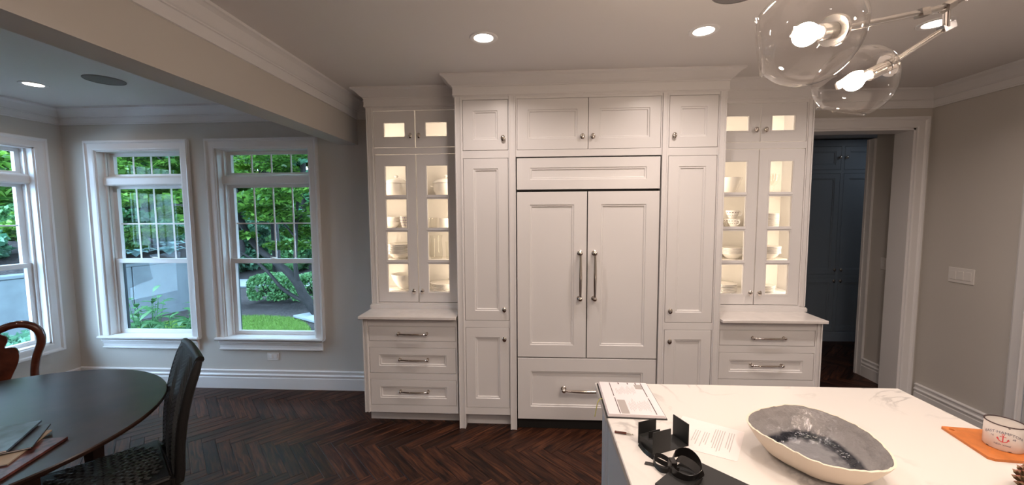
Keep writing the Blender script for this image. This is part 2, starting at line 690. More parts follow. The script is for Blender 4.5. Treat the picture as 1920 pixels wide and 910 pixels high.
def make_window(name, label, a0, a1, place, stool=True):
    """built in (a, d, z): a along the wall, d depth into the wall from the inner face; place maps to world"""
    root = thing(name, label, 'window', kind='structure')
    P = lambda m: [place(*v) for v in m.v]

    def put(nm, m, mat, parent=root, **k):
        m.v = P(m)
        return obj(nm, m, mat, parent, local=True, **k)
    z0, z1 = WIN_Z0, WIN_Z1
    # casing (outside the opening), profile outward / proud of wall (negative depth)
    m = MB()
    if stool:
        m.sweep([(a0, z0), (a0, z1), (a1, z1), (a1, z0)], CASING, side=1, fn=lambda x, y, h: (x, -h, y))
    else:
        m.sweep([(a0, z0), (a0, z1), (a1, z1), (a1, z0)], CASING, side=1, closed=True, fn=lambda x, y, h: (x, -h, y))
    put('casing', m, 'trim')
    # jamb liner
    d1 = .15
    m = MB().box(a0 - .001, a0 + .012, 0, d1, z0, z1).box(a1 - .012, a1 + .001, 0, d1, z0, z1).box(a0, a1, 0, d1, z1 - .012, z1 + .001).box(a0, a1, 0, d1, z0 - .001, z0 + .014)
    for s, e in ((a0, 1), (a1, -1)):
        m.box(s + e * .012, s + e * .030, .060, .075, z0, z1)
        m.box(s + e * .012, s + e * .022, .088, .15, z0, z1)
    put('jamb', m, 'trim')
    if stool:
        m = MB().sweep([(a0 - .085, z0 - .012), (a1 + .085, z0 - .012)], [(0, 0), (.002, .048), (.010, .055), (.020, .055), (.026, .048), (.026, 0)], side=1, fn=lambda x, y, h: (x, -h, y))
        put('stool', m, 'trim')
        AP = [(0, 0), (0, .012), (.008, .026), (.016, .026), (.02, .014), (.05, .014), (.056, .02), (.072, .022), (.08, .034), (.093, .034), (.093, 0)]
        m = MB().sweep([(a0 - .062, .385), (a1 + .062, .385)], AP, side=1, fn=lambda x, y, h: (x, -h, y))
        put('apron', m, 'trim')
    # transom bar
    m = MB().sweep([(a0 + .012, 1.992), (a1 - .012, 1.992)], [(0, -.15), (0, -.052), (.012, -.044), (.07, -.044), (.085, -.06), (.092, -.075), (.092, -.15)], side=1, fn=lambda x, y, h: (x, -h, y))
    put('transom_bar', m, 'trim')

    def sash(nm, za, zb, st, top, bot, dep, cols, rows, th=.034):
        x0, x1 = a0 + .022, a1 - .022
        m = MB().box(x0, x0 + st, dep, dep + th, za, zb).box(x1 - st, x1, dep, dep + th, za, zb)
        m.box(x0 + st, x1 - st, dep, dep + th, zb - top, zb).box(x0 + st, x1 - st, dep, dep + th, za, za + bot)
        gx0, gx1, gz0, gz1 = x0 + st, x1 - st, za + bot, zb - top
        mw = .0125
        xs = [gx0 + (gx1 - gx0) * i / cols for i in range(cols + 1)]
        zs = [gz0 + (gz1 - gz0) * i / rows for i in range(rows + 1)]
        for x in xs[1:-1]:
            m.box(x - mw / 2, x + mw / 2, dep + .016, dep + th - .010, gz0, gz1)
        for z in zs[1:-1]:
            m.box(gx0, gx1, dep + .0165, dep + th - .0105, z - mw / 2, z + mw / 2)
        s = put(nm, m, 'trim')
        for i in range(cols):
            for j in range(rows):
                e0 = 0 if i == 0 else mw / 2
                e1 = 0 if i == cols - 1 else mw / 2
                f0 = 0 if j == 0 else mw / 2
                f1 = 0 if j == rows - 1 else mw / 2
                put('pane', MB().box(xs[i] + e0, xs[i + 1] - e1, dep + th - .009, dep + th - .006, zs[j] + f0, zs[j + 1] - f1), 'pane', s)
        return s
    sash('transom_sash', 2.084, z1 - .013, .036, .030, .022, .112, 4, 1)
    sash('upper_sash', 1.226, 1.992, .044, .028, .042, .116, 4, 2)
    s = sash('lower_sash', z0 + .014, 1.268, .044, .042, .034, .080, 1, 1)
    cxm = (a0 + a1) / 2
    put('sash_lock', MB().lathe([(0, 1.268), (.026, 1.268), (.024, 1.277), (.012, 1.281), (0, 1.281)], 16, (cxm, .097, 0)).box(cxm - .032, cxm + .01, .090, .098, 1.281, 1.287), 'plastic', s, smooth=True)
    # exterior dark screen track beyond the sash
    put('screen_track', MB().box(a0 + .012, a0 + .026, .158, .178, z0, 1.99).box(a1 - .026, a1 - .012, .158, .178, z0, 1.99), 'window_frame_dark')
    return root


make_window('window_1', 'white double-hung window with transom, corner side of the dining wall, leafy plants below', W1[0], W1[1], lambda a, d, z: (a, YB + d, z))
make_window('window_2', 'white double-hung window with transom overlooking lawn and hedge', W2[0], W2[1], lambda a, d, z: (a, YB + d, z))
make_window('window_3', 'white double-hung window in the side wall, picture-framed casing without sill', W3[0], W3[1], lambda a, d, z: (XL - d, a, z), stool=False)


# ------------------------------------------------------------------ cased openings and hall
def opening_trim(name, label, pts, fn, jamb):
    root = thing(name, label, 'door', kind='structure')
    m = MB().sweep(pts, CASING, side=1, fn=fn)
    obj('casing', m, 'trim', root, local=True)
    obj('jamb', jamb, 'trim', root, local=True)
    return root


d = DOOR_B
JD = .80
j = MB().box(d[1] - .016, d[1] + .002, YB, JD, 0, d[3]).box(d[0] - .002, d[0] + .016, YB, JD, 0, d[3]).box(d[0], d[1], YB, JD, d[3] - .016, d[3] + .002)
opening_trim('door_1', 'white cased opening into the dim hall beside the glass cabinet', [(d[0], 0), (d[0], d[3]), (d[1], d[3]), (d[1], 0)], lambda x, y, h: (x, YB - h, y), j)
d = DOOR_R
j = MB().box(XR, XR + T, d[1] - .016, d[1] + .002, 0, d[3]).box(XR, XR + T, d[0] - .002, d[0] + .016, 0, d[3]).box(XR, XR + T, d[0], d[1], d[3] - .016, d[3] + .002)
dr = opening_trim('door_2', 'white cased doorway beside the light switch with closed door', [(d[1], 0), (d[1], d[3]), (d[0], d[3]), (d[0], 0)], lambda x, y, h: (XR - h, x, y), j)

# hall beyond the opening
HY = 2.306
hall = MB().box(DOOR_B[1] + .002, 3.50, YB + T, JD, 0, 2.62).box(3.39, 3.50, JD, 1.19, 0, 2.62)
struct('wall_hall_right', hall, 'wall', 'short greige wall return inside the hall with a small switch', 'wall')
struct('wall_hall_left', MB().box(2.1, DOOR_B[0] - .002, YB + T, HY + .6, 0, 2.62), 'wall', 'hall wall hidden behind the glass cabinet', 'wall')
struct('wall_hall_back', MB().box(2.1, 5.2, HY + .6, HY + .7, 0, 2.62).box(5.1, 5.2, 1.19, HY + .6, 0, 2.62).box(3.5, 5.2, 1.09, 1.19, 0, 2.62), 'wall', 'hall wall behind the blue-grey cabinets', 'wall')
struct('ceiling_hall', MB().box(2.1, 5.2, YB + T, HY + .7, 2.62, 2.72), 'ceiling', 'hall ceiling beyond the cased opening', 'ceiling')
struct('baseboard_hall', MB().sweep([(3.39, 1.19), (3.39, JD)], BASE, side=-1), 'trim', 'white baseboard inside the hall', 'baseboard')
struct('trim_4', MB().box(3.368, 3.39, 1.1905, 1.27, 0, 2.42).box(3.360, 3.370, 1.245, 1.27, 0, 2.42).box(3.3905, 3.50, 1.1905, 1.27, 0, 2.42), 'trim', 'narrow white casing at the end of the hall wall', 'casing')


# ------------------------------------------------------------------ cabinetry helpers
def panel_mesh(x0, x1, z0, z1, y, inset, th=.020, ch=.0014, flat=False):
    """door slab with front face at y, recessed panel"""
    loops = [(0, ch), (ch, 0)]
    if not flat:
        sx, sz = inset if hasattr(inset, '__len__') else (inset, inset)
        base = [(0, 0), (.004, .0055), (.013, .0055), (.017, .013)]
        loops2 = [((sx + a), (sz + a), b) for a, b in base]
    else:
        loops2 = []
    rings = [(0, 0, th)] + [(a, a, b) for a, b in loops] + loops2
    vs_, fs = [], []
    for a, c, b in rings:
        vs_ += [(x0 + a, y + b, z0 + c), (x1 - a, y + b, z0 + c), (x1 - a, y + b, z1 - c), (x0 + a, y + b, z1 - c)]
    for i in range(len(rings) - 1):
        for k in range(4):
            k2 = (k + 1) % 4
            fs.append((i * 4 + k, i * 4 + k2, (i + 1) * 4 + k2, (i + 1) * 4 + k))
    n = (len(rings) - 1) * 4
    fs += [(n, n + 1, n + 2, n + 3), (3, 2, 1, 0)]
    return MB().add(vs_, fs)


def frame_mesh(rect, holes, y0, y1):
    """face frame: rectangle with rectangular holes in the XZ plane"""
    return wall_cells(MB(), rect[0], rect[1], rect[2], rect[3], holes, lambda m, a, b, c, d: m.box(a, b, y0, y1, c, d))


knob_prof = [(0, 0), (.0085, 0), (.0085, .002), (.0045, .004), (.0042, .011), (.006, .013), (.0135, .016), (.0165, .020), (.0165, .0225), (.0135, .026), (.007, .0285), (0, .029)]
_k = MB().lathe(knob_prof, 20)
_k.v = [(x, -z, y * 1.28) for x, y, z in _k.v]
KNOB = _k.mesh('knob', True)
KNOB.materials.append(MATS['nickel'])


def knob(parent, x, y, z):
    return link('knob', KNOB, parent, (x - parent.matrix_basis.translation.x if False else x, y, z))


def pull_mesh(length, thick, h):
    """bar pull along x, standing off -y, with round end bosses"""
    m = MB()
    L = length / 2
    for s in (-1, 1):
        b = MB().lathe([(0, 0), (thick * 1.55, 0), (thick * 1.55, .004), (thick * 1.1, .008), (thick * .95, h * .7), (thick * 1.25, h - thick * .6), (thick * 1.3, h + thick * .5), (thick * .8, h + thick * 1.1), (0, h + thick * 1.25)], 16)
        m.add([(x + s * L, -z, y) for x, y, z in b.v], b.f)
    n = 17
    path, rad = [], []
    for i in range(n):
        t = -1 + 2 * i / (n - 1)
        path.append((t * L, -h - .010 * (1 - t ** 2) * (length / .2) ** .3, 0))
        rad.append(thick * (.62 + .36 * (1 - abs(t) ** 1.6)))
    m.tube(path, rad, 12)
    return m


PULL = pull_mesh(.225, .0078, .026).mesh('pull', True)
PULL.materials.append(MATS['nickel'])
BIGPULL = pull_mesh(.345, .0132, .042).mesh('fridge_pull', True)
BIGPULL.materials.append(MATS['nickel'])

CABCROWN = [(0, 2.566), (.006, 2.566), (.008, 2.572), (.015, 2.577), (.015, 2.585), (.013, 2.587), (.013, 2.636), (.018, 2.640), (.018, 2.646), (.026, 2.650), (.038, 2.660), (.052, 2.676), (.068, 2.692), (.084, 2.699), (.090, 2.702), (.090, 2.7145), (0, 2.7145)]

# central block positions
XA, XB_ = -.598, 1.378           # outer faces
LD = (-.542, -.198)              # left pantry doors
FR = (-.139, .925)               # fridge
RD = (.976, 1.326)               # right pantry doors
ZTOP = (2.172, 2.546)
ZTALL = (.871, 2.116)
ZLOW = (.170, .816)
GAP = .003


def door(parent, name, x0, x1, z0, z1, y, inset, mat='cabinet', gap=GAP, **k):
    return obj(name, panel_mesh(x0 + gap, x1 - gap, z0 + gap, z1 - gap, y, inset, **k), mat, parent, local=True)


def pantry(label, D, xo0, xo1, kx):
    r = thing('pantry_cabinet', label, 'cabinet', group='pantry cabinets')
    holes = [(D[0], D[1], *ZTOP), (D[0], D[1], *ZTALL), (D[0], D[1], *ZLOW)]
    m = frame_mesh((xo0, xo1, .115, 2.566), holes, 0, .022)
    m.box(xo0, xo1, .0221, .605, .115, 2.565)
    obj('body', m, 'cabinet', r, local=True)
    # corner pilasters running down to the floor
    for a, b in ((xo0, D[0] - .006), (D[1] + .006, xo1)):
        c = (a + b) / 2
        m = MB().box(a + .004, b - .004, -.008, .0, 0, 2.566).box(a, b, 0, .06, 0, .115)
        m.box(a, a + .010, -.012, 0, 0, 2.566).box(b - .010, b, -.012, 0, 0, 2.566)
        obj('pilaster', m, 'cabinet', r, local=True, bevel=.0015)
    obj('toe_kick', MB().box(xo0 + .01, xo1 - .01, .075, .6, 0, .115), 'cabinet', r, local=True)
    for (z0, z1), ins, kz in ((ZTOP, .077, 2.259), (ZTALL, .075, .962), (ZLOW, .072, .730)):
        dd = door(r, 'door', D[0], D[1], z0, z1, 0, ins)
        knob(dd, kx, 0, kz)
    return r


pantry('white pantry cabinet standing between fridge and window-side glass cabinet', LD, XA, FR[0] - .004, -.236)
pantry('white pantry cabinet standing between fridge and hall-side glass cabinet', RD, FR[1] + .004, XB_, 1.012)

# cabinet over the fridge
r = thing('bridge_cabinet', 'white two-door cabinet mounted above the refrigerator', 'cabinet')
xm = (FR[0] + FR[1]) / 2
m = frame_mesh((FR[0] - .003, FR[1] + .003, 2.122, 2.566), [(FR[0] + .006, FR[1] - .006, *ZTOP)], 0, .022)
m.box(FR[0] - .003, FR[1] + .003, .0221, .605, 2.122, 2.565)
obj('body', m, 'cabinet', r, local=True)
for x0, x1, kx in ((FR[0] + .006, xm, .350), (xm, FR[1] - .006, .426)):
    dd = door(r, 'door', x0, x1, *ZTOP, 0, .078, gap=.002)
    knob(dd, kx, 0, 2.262)

# refrigerator
r = thing('refrigerator', 'built-in french door refrigerator faced with white cabinet panels', 'refrigerator')
obj('body', MB().box(FR[0] + .004, FR[1] - .004, .03, .60, 0, 2.118), 'black_gap', r, local=True)
G5 = .004
obj('grille_panel', panel_mesh(FR[0] + G5, FR[1] - G5, 1.878, 2.112, 0, (.098, .072)), 'cabinet', r, local=True)
for x0, x1, hx in ((FR[0] + G5, xm - .004, .339), (xm + .004, FR[1] - G5, .447)):
    dd = obj('door', panel_mesh(x0, x1, .588, 1.860, 0, .096, th=.028), 'cabinet', r, local=True)
    link('handle', BIGPULL, dd, (hx, 0, 1.226), (0, PI / 2, 0))
dd = obj('freezer_drawer', panel_mesh(FR[0] + G5, FR[1] - G5, .088, .578, 0, (.098, .102), th=.028), 'cabinet', r, local=True)
link('handle', BIGPULL, dd, (xm, 0, .340))

# crown over the central block
o = tag(obj('cabinet_crown', MB().sweep([(XA, .155), (XA, 0), (XB_, 0), (XB_, .155)], CABCROWN, side=-1), 'cabinet'), 'white crown molding capping the refrigerator and both pantry cabinets', 'crown molding')
struct('trim_5', MB().box(XA, XB_, .16, .605, 2.5665, 2.7145), 'cabinet', 'white filler above the tall cabinets up to the ceiling', 'trim')


# ------------------------------------------------------------------ hutches
def hutch(side, lab_top, lab_base, lab_counter, grp):
    """side=-1 window side, +1 hall side"""
    if side < 0:
        o0, o1 = -1.385, XA - .001
        D0, D1 = -1.328, -.630
        B0, B1 = -1.370, XA - .014
        DR = (-1.324, -.624)
        ct = (-1.388, XA - .013)
        path = [(o0, YB - .1), (o0, .25), (o1, .25)]
    else:
        o0, o1 = XB_ + .001, 2.152
        D0, D1 = 1.408, 2.104
        B0, B1 = XB_ + .014, 2.133
        DR = (1.391, 2.089)
        ct = (XB_ + .013, 2.146)
        path = [(o0, .25), (o1, .25), (o1, YB - .1)]
    yh = .25
    ym = (D0 + D1) / 2
    # --- glass-door upper
    r = thing('glass_cabinet', lab_top, 'cabinet', group='glass display cabinets')
    ZU, ZL = (2.244, 2.545), (.952, 2.193)
    m = frame_mesh((o0, o1, .915, 2.566), [(D0, D1, *ZU), (D0, D1, *ZL)], yh, yh + .02)
    m.box(o0, o0 + .018, yh + .0201, .610, .915, 2.70).box(o1 - .018, o1, yh + .0201, .610, .915, 2.70)
    m.box(o0 + .0181, o1 - .0181, .592, .610, .915, 2.70)
    m.box(o0 + .0181, o1 - .0181, yh + .0201, .5919, 2.55, 2.57).box(o0 + .0181, o1 - .0181, yh + .0201, .5919, .915, 1.030)
    m.box(o0 + .0181, o1 - .0181, yh + .0201, .5919, 2.205, 2.232)
    obj('body', m, 'cab_inside' if False else 'cabinet', r, local=True)
    m = MB()
    for a, b in ((o0, D0 - .008),) if side < 0 else ((D1 + .008, o1),):
        m.box(a, a + .010, yh - .008, yh, .945, 2.566).box(b - .010, b, yh - .008, yh, .945, 2.566).box(a + .012, b - .012, yh - .004, yh, .945, 2.566)
    obj('pilaster', m, 'cabinet', r, local=True)
    e0, e1 = (o0 - .014, o1) if side < 0 else (o0, o1 + .014)
    m = MB().box(e0, e1, yh - .014, yh + .01, .9015, .928).box(e0 + (.004 if side < 0 else 0), e1 - (.004 if side > 0 else 0), yh - .009, yh + .008, .928, .936)
    if side < 0:
        m.box(e0, o0, yh + .01, .61, .9015, .928)
    else:
        m.box(o1, e1, yh + .01, .61, .9015, .928)
    obj('base_molding', m, 'cabinet', r, local=True)
    obj('crown', MB().sweep(path, CABCROWN, side=-1), 'cabinet', r, local=True)
    SH = (1.5665, 1.296, 1.8385)
    for z in SH:
        obj('shelf', MB().box(o0 + .0185, o1 - .0185, yh + .045, .5915, z - .009, z + .009), 'cab_inside', r, local=True)
    obj('lining', MB().box(o0 + .0182, o1 - .0182, .588, .5918, .951, 2.204).box(o0 + .0182, o1 - .0182, .588, .5918, 2.233, 2.549), 'cab_inside', r, local=True)
    # light strips behind the stiles
    for x, rz in ((o0 + .024, 0), (o1 - .024, 0)):
        st = obj('light_strip', MB().box(x - .004, x + .004, yh + .022, yh + .03, 1.05, 2.19).box(x - .004, x + .004, yh + .022, yh + .03, 2.26, 2.52), 'led', r, local=True)
    for k, (zz, hh, pw) in enumerate(((1.70, .25, .5), (1.43, .25, .5), (2.0, .30, .62), (1.16, .24, .55), (2.39, .22, .6))):
        for sx in (-1, 1):
            la = bpy.data.lights.new('cabinet_light', 'AREA')
            la.shape = 'RECTANGLE'
            la.size, la.size_y = .03, hh * .8
            la.energy = CAB_LED * pw
            la.color = (1.0, .84, .66)
            lo = bpy.data.objects.new('cabinet_light', la)
            COL.objects.link(lo)
            lo.parent = r
            xx = o0 + .045 if sx < 0 else o1 - .045
            lo.location = (xx, yh + .035, zz)
            dirv = Vector((-sx * .55, 1, 0))
            lo.rotation_euler = dirv.to_track_quat('-Z', 'Y').to_euler()

    def gdoor(x0, x1, z0, z1, rows, kx, kz):
        g = .004
        x0, x1, z0, z1 = x0 + g, x1 - g, z0 + g, z1 - g
        y = yh
        th = .02
        st = .084
        if rows == 1:
            cells = [(2.334, 2.446)]
        else:
            cells = [(1.041, 1.279), (1.314, 1.550), (1.585, 1.822), (1.857, 2.096)]
        hol = [(x0 + st, x1 - st, a, b) for a, b in cells]
        m = frame_mesh((x0, x1, z0, z1), hol, y, y + th)
        dd = obj('door', m, 'cabinet', r, local=True)
        # bead round the glazed field and small ledges on the bars
        a0, a1 = cells[0][0], cells[-1][1]
        b = MB()
        for q0, q1, w0, w1 in ((x0 + st - .014, x1 - st + .014, a1 + .006, a1 + .014), (x0 + st - .014, x1 - st + .014, a0 - .014, a0 - .006),
                               (x0 + st - .014, x0 + st - .006, a0 - .006, a1 + .006), (x1 - st + .006, x1 - st + .014, a0 - .006, a1 + .006)):
            b.box(q0, q1, y - .0022, y, w0, w1)
        for i in range(len(cells) - 1):
            zc = (cells[i][1] + cells[i + 1][0]) / 2
            b.box(x0 + st - .006, x1 - st + .006, y - .005, y, zc - .005, zc + .004)
        obj('bead', b, 'cabinet', dd, local=True)
        for h in hol:
            obj('pane', MB().box(h[0], h[1], y + .012, y + .014, h[2], h[3]), 'cab_glass', dd, local=True)
        knob(dd, kx, y, kz)
    ks = .036
    gdoor(D0, ym, *ZU, 1, ym - ks, 2.337)
    gdoor(ym, D1, *ZU, 1, ym + ks, 2.337)
    gdoor(D0, ym, *ZL, 4, ym - ks, 1.052)
    gdoor(ym, D1, *ZL, 4, ym + ks, 1.052)
    # --- countertop
    tag(obj('countertop', MB().box(ct[0], ct[1], -.03, .612, .878, .901), 'counter', bevel=.003), lab_counter, 'countertop', 'hutch countertops')
    # --- drawer base
    r = thing('drawer_cabinet', lab_base, 'cabinet', group='drawer base cabinets')
    yb = .02
    ZD = ((.692, .814), (.430, .640), (.166, .379))
    m = frame_mesh((B0, B1, .105, .8775), [(DR[0], DR[1], *z) for z in ZD], yb, yb + .022)
    m.box(B0, B1, yb + .0221, .61, .105, .8775)
    obj('body', m, 'cabinet', r, local=True)
    m = MB()
    a, b = (B0, DR[0] - .008) if side < 0 else (DR[1] + .008, B1)
    m.box(a, a + .010, yb - .01, yb, .105, .8775).box(b - .010, b, yb - .01, yb, .105, .8775).box(a + .013, b - .013, yb - .004, yb, .105, .8775)
    obj('pilaster', m, 'cabinet', r, local=True)
    obj('toe_kick', MB().box(B0 + .006, B1 - .0, .11, .6, 0, .105), 'cabinet', r, local=True)
    for i, (z0, z1) in enumerate(ZD):
        dd = door(r, 'drawer', DR[0], DR[1], z0, z1, yb, (.076, .056), flat=(i == 0))
        link('handle', PULL, dd, ((DR[0] + DR[1]) / 2 + .008, yb + (0 if i == 0 else .013), (z0 + z1) / 2 + (.004 if i == 0 else .008)))


hutch(-1, 'white glass-door cabinet near the window, lit inside and holding covered dishes', 'white three-drawer base cabinet beside the window wall', 'white stone counter of the window-side hutch', None)
hutch(1, 'white glass-door cabinet beside the hall, lit inside and holding patterned plates', 'white three-drawer base cabinet beside the hall opening', 'white stone counter of the hall-side hutch', None)

# hall cabinets (blue-grey)
for i, (x0, x1, kx) in enumerate(((2.98, 3.44, 3.40), (3.44, 3.90, 3.86), (3.90, 4.36, 3.94), (4.36, 4.82, 4.40))):
    r = thing('hall_cabinet', ['blue-grey hall cabinet hidden behind the glass display cabinet', 'blue-grey hall cabinet next to the glass display cabinet edge, knobs on its far side', 'blue-grey hall cabinet next to the narrow hall casing', 'blue-grey hall cabinet hidden behind the short hall wall'][i], 'cabinet', group='blue-grey hall cabinets')
    m = frame_mesh((x0, x1, .11, 2.60), [(x0 + .02, x1 - .02, .13, .84), (x0 + .02, x1 - .02, .885, 2.18), (x0 + .02, x1 - .02, 2.225, 2.52)], HY, HY + .022)
    m.box(x0, x1, HY + .0221, HY + .58, .0, 2.60)
    obj('body', m, 'blue_cabinet', r, local=True)
    obj('plinth', MB().box(x0, x1, HY - .012, HY + .021, 0, .11), 'blue_cabinet', r, local=True)
    for z0, z1, kz in ((.13, .84, .80), (.885, 2.18, .945), (2.225, 2.52, 2.38)):
        dd = door(r, 'door', x0 + .02, x1 - .02, z0, z1, HY, .06, mat='blue_cabinet')
        knob(dd, kx, HY, kz)

# door in the switch wall
dm = panel_mesh(DOOR_R[0] + .019, DOOR_R[1] - .019, .95, DOOR_R[3] - .02, 0, .11, th=.035)
dm2 = panel_mesh(DOOR_R[0] + .019, DOOR_R[1] - .019, .008, .95, 0, .11, th=.035)
dm.add(dm2.v, dm2.f)
dm.v = [(XR + .09 + y, x, z) for x, y, z in dm.v]
obj('door_leaf', dm, 'trim', dr, local=True)


# ------------------------------------------------------------------ wall plates
def plate_thing(name, label, cat, place, w, h, parts):
    r = thing(name, label, cat)
    m = MB().box(-w / 2, w / 2, -.006, 0, -h / 2, h / 2)
    m.v = [place(*v) for v in m.v]
    obj('plate', m, 'plastic', r, local=True, bevel=.002)
    for nm, x0, x1, z0, z1, mat in parts:
        m = MB().box(x0, x1, -.010, -.0062, z0, z1)
        m.v = [place(*v) for v in m.v]
        obj(nm, m, mat, r, local=True, bevel=.0015)


plate_thing('light_switch', 'white three-gang rocker light switch on the greige wall', 'light switch', lambda x, y, z: (XR + y, .296 - x, 1.188 + z), .19, .12,
            [('rocker', -.078, -.034, -.034, .034, 'plastic'), ('rocker', -.022, .022, -.034, .034, 'plastic'), ('rocker', .034, .078, -.034, .034, 'plastic')])
plate_thing('light_switch', 'small white single light switch on the hall wall', 'light switch', lambda x, y, z: (3.39 + y, 1.02 - x, 1.19 + z), .072, .115, [('rocker', -.017, .017, -.034, .034, 'plastic')])
plate_thing('wall_outlet', 'white horizontal electrical outlet under the window', 'outlet', lambda x, y, z: (-2.548 + x, YB + y, .322 + z), .118, .073,
            [('socket', -.040, -.008, -.018, .018, 'trim'), ('socket', .008, .040, -.018, .018, 'trim')])


# ------------------------------------------------------------------ ceiling fixtures
def pot_light(x, y, power, label, glow='pot_glow'):
    r = thing('recessed_light', label, 'ceiling light', (x, y, ZC), group='recessed ceiling lights')
    obj('trim_ring', MB().lathe([(.055, -.003), (.062, -.006), (.078, -.005), (.082, 0), (.055, 0)], 32, closed=True), 'trim', r, local=True, smooth=True)
    obj('lens', MB().lathe([(0, -.0035), (.054, -.0035), (.054, -.001), (0, -.001)], 28), glow, r, local=True)
    la = bpy.data.lights.new('pot_lamp', 'AREA')
    la.shape = 'DISK'
    la.size = .10
    la.energy = power
    la.color = WARM
    la.spread = math.radians(150)
    lo = bpy.data.objects.new('pot_lamp', la)
    COL.objects.link(lo)
    lo.parent = r
    lo.location = (0, 0, -.008)


for x, lab in ((-.294, 'recessed ceiling light in front of the fridge-side pantry near the beam'), (.944, 'recessed ceiling light in front of the refrigerator'), (2.167, 'recessed ceiling light in front of the hall opening')):
    pot_light(x, -.64, POT_POWER, lab)
for y in (-2.3, -3.9, -5.3):
    for x in (-.65, .944, 2.6):
        pot_light(x, y, POT_POWER, 'recessed ceiling light over the kitchen beyond the island')
hl = bpy.data.lights.new('hall_fill_lamp', 'AREA')
hl.shape = 'DISK'
hl.size = .2
hl.energy = 1.0
hl.color = (.82, .90, 1.0)
hr = thing('recessed_light', 'unseen ceiling light added to brighten the hall', 'ceiling light', (4.3, 1.75, 2.62), group='added hall lights')  # fixture and cool lamp added out of view to brighten the hall
obj('trim_ring', MB().lathe([(.10, -.003), (.108, -.006), (.12, -.005), (.124, 0), (.10, 0)], 32, closed=True), 'trim', hr, local=True, smooth=True)
obj('lens', MB().lathe([(0, -.003), (.099, -.003), (.099, -.001), (0, -.001)], 28), 'plastic', hr, local=True)
hlo = bpy.data.objects.new('hall_fill_lamp', hl)
COL.objects.link(hlo)
hlo.parent = hr
hlo.location = (0, 0, -.01)
pot_light(-3.854, -.085, DIN_POWER, 'recessed ceiling light over the dining nook beside the round speaker')
for x, y in ((-3.854, -2.6), (-2.4, -2.6), (-3.854, -4.6), (-2.4, -4.6)):
    pot_light(x, y, DIN_POWER, 'recessed ceiling light over the far part of the dining nook')
for x, y, lab in ((-3.214, -.134, 'round grey ceiling speaker grille over the dining nook'), (.935, -1.05, 'round grey ceiling speaker grille over the kitchen')):
    r = thing('ceiling_speaker', lab, 'speaker', (x, y, ZC), group='ceiling speakers')
    obj('grille', MB().lathe([(0, -.006), (.10, -.006), (.112, -.004), (.112, 0), (0, 0)], 40), 'speaker_grille', r, local=True)
    obj('rim', MB().lathe([(.1125, 0), (.1125, -.006), (.119, -.005), (.121, 0)], 40, closed=True), 'speaker_grille', r, local=True, smooth=True)

# chandelier: glass globes on branching nickel rods
CH = thing('globe_chandelier', 'branching chandelier with clear blown glass globes hanging over the island', 'chandelier', (1.33, -1.62, ZC))


def look_rot(d):
    return Vector(d).normalized().to_track_quat('Z', 'Y').to_matrix()


def globe(center, R, neck_dir, open_dir, bulb_len):
    """neck_dir points from the globe centre to its socket collar"""
    c = Vector(center)
    n = Vector(neck_dir).normalized()
    A = look_rot(n)
    loc = c - Vector((1.33, -1.62, ZC))
    # blown bubble: lathe round the neck axis, with a cut opening on another side and a dimple
    bm = bmesh.new()
    bmesh.ops.create_uvsphere(bm, u_segments=56, v_segments=36, radius=R)
    od = A.inverted() @ Vector(open_dir).normalized()
    kill = []
    for v in bm.verts:
        u = v.co.normalized()
        k = u.dot(od)
        # dimple on the far side
        dd = max(0, -u.z)
        v.co *= 1 + .05 * u.z + .02 * math.sin(3 * math.atan2(u.y, u.x))
        lim = .80 * R
        if v.co.dot(od) > lim:
            v.co -= od * (v.co.dot(od) - lim)
    for f in list(bm.faces):
        if all(abs(v.co.dot(od) - .80 * R) < 1e-5 for v in f.verts) or f.calc_center_median().z > R * 1.02:
            kill.append(f)
    bmesh.ops.delete(bm, geom=kill, context='FACES')
    me = bpy.data.meshes.new('globe')
    bm.to_mesh(me)
    bm.free()
    me.transform(Matrix.Translation(loc) @ A.to_4x4())
    me.polygons.foreach_set('use_smooth', [True] * len(me.polygons))
    me.materials.append(MATS['globe_glass'])
    g = link('globe', me, CH)
    # fire-polished lip round the opening
    rl = math.sqrt(max(1e-6, R * R - (.80 * R) ** 2)) * 1.0
    e1_ = od.orthogonal().normalized()
    e2_ = od.cross(e1_)
    lip = [loc + A @ (od * .80 * R + (e1_ * math.cos(q) + e2_ * math.sin(q)) * rl) for q in [2 * PI * i / 32 for i in range(33)]]
    obj('lip', MB().tube(lip, .0022, 8, caps=False), 'globe_glass', CH, local=True, smooth=True)

    def place(m):
        m.v = [tuple(loc + A @ Vector(v)) for v in m.v]
        return m
    obj('collar', place(MB().lathe([(.010, R * .98), (.034, R * .98), (.036, R * 1.0), (.036, R * 1.07), (.030, R * 1.10), (.010, R * 1.12)], 28, closed=True)), 'chrome', CH, local=True, smooth=True)
    obj('socket', place(MB().lathe([(0, R * .97), (.019, R * .97), (.019, R * .45), (.016, R * .43), (0, R * .43)], 24)), 'chrome', CH, local=True, smooth=True)
    z0 = R * .43
    prof = [(.011, z0)] + [(.0115 + .0135 * math.sin(min(1, t * 1.0) * PI / 2) ** 1.5, z0 - .012 - .03 * t) for t in (0, .25, .5, .75, 1)]
    zc = z0 - .046
    prof += [(.025 * math.cos(a), zc - .025 * math.sin(a)) for a in [i * PI / 2 / 6 for i in range(0, 7)]]
    obj('bulb', place(MB().lathe(prof, 24)), 'bulb_glow', CH, local=True, smooth=True)
    return c + n * R * 1.1


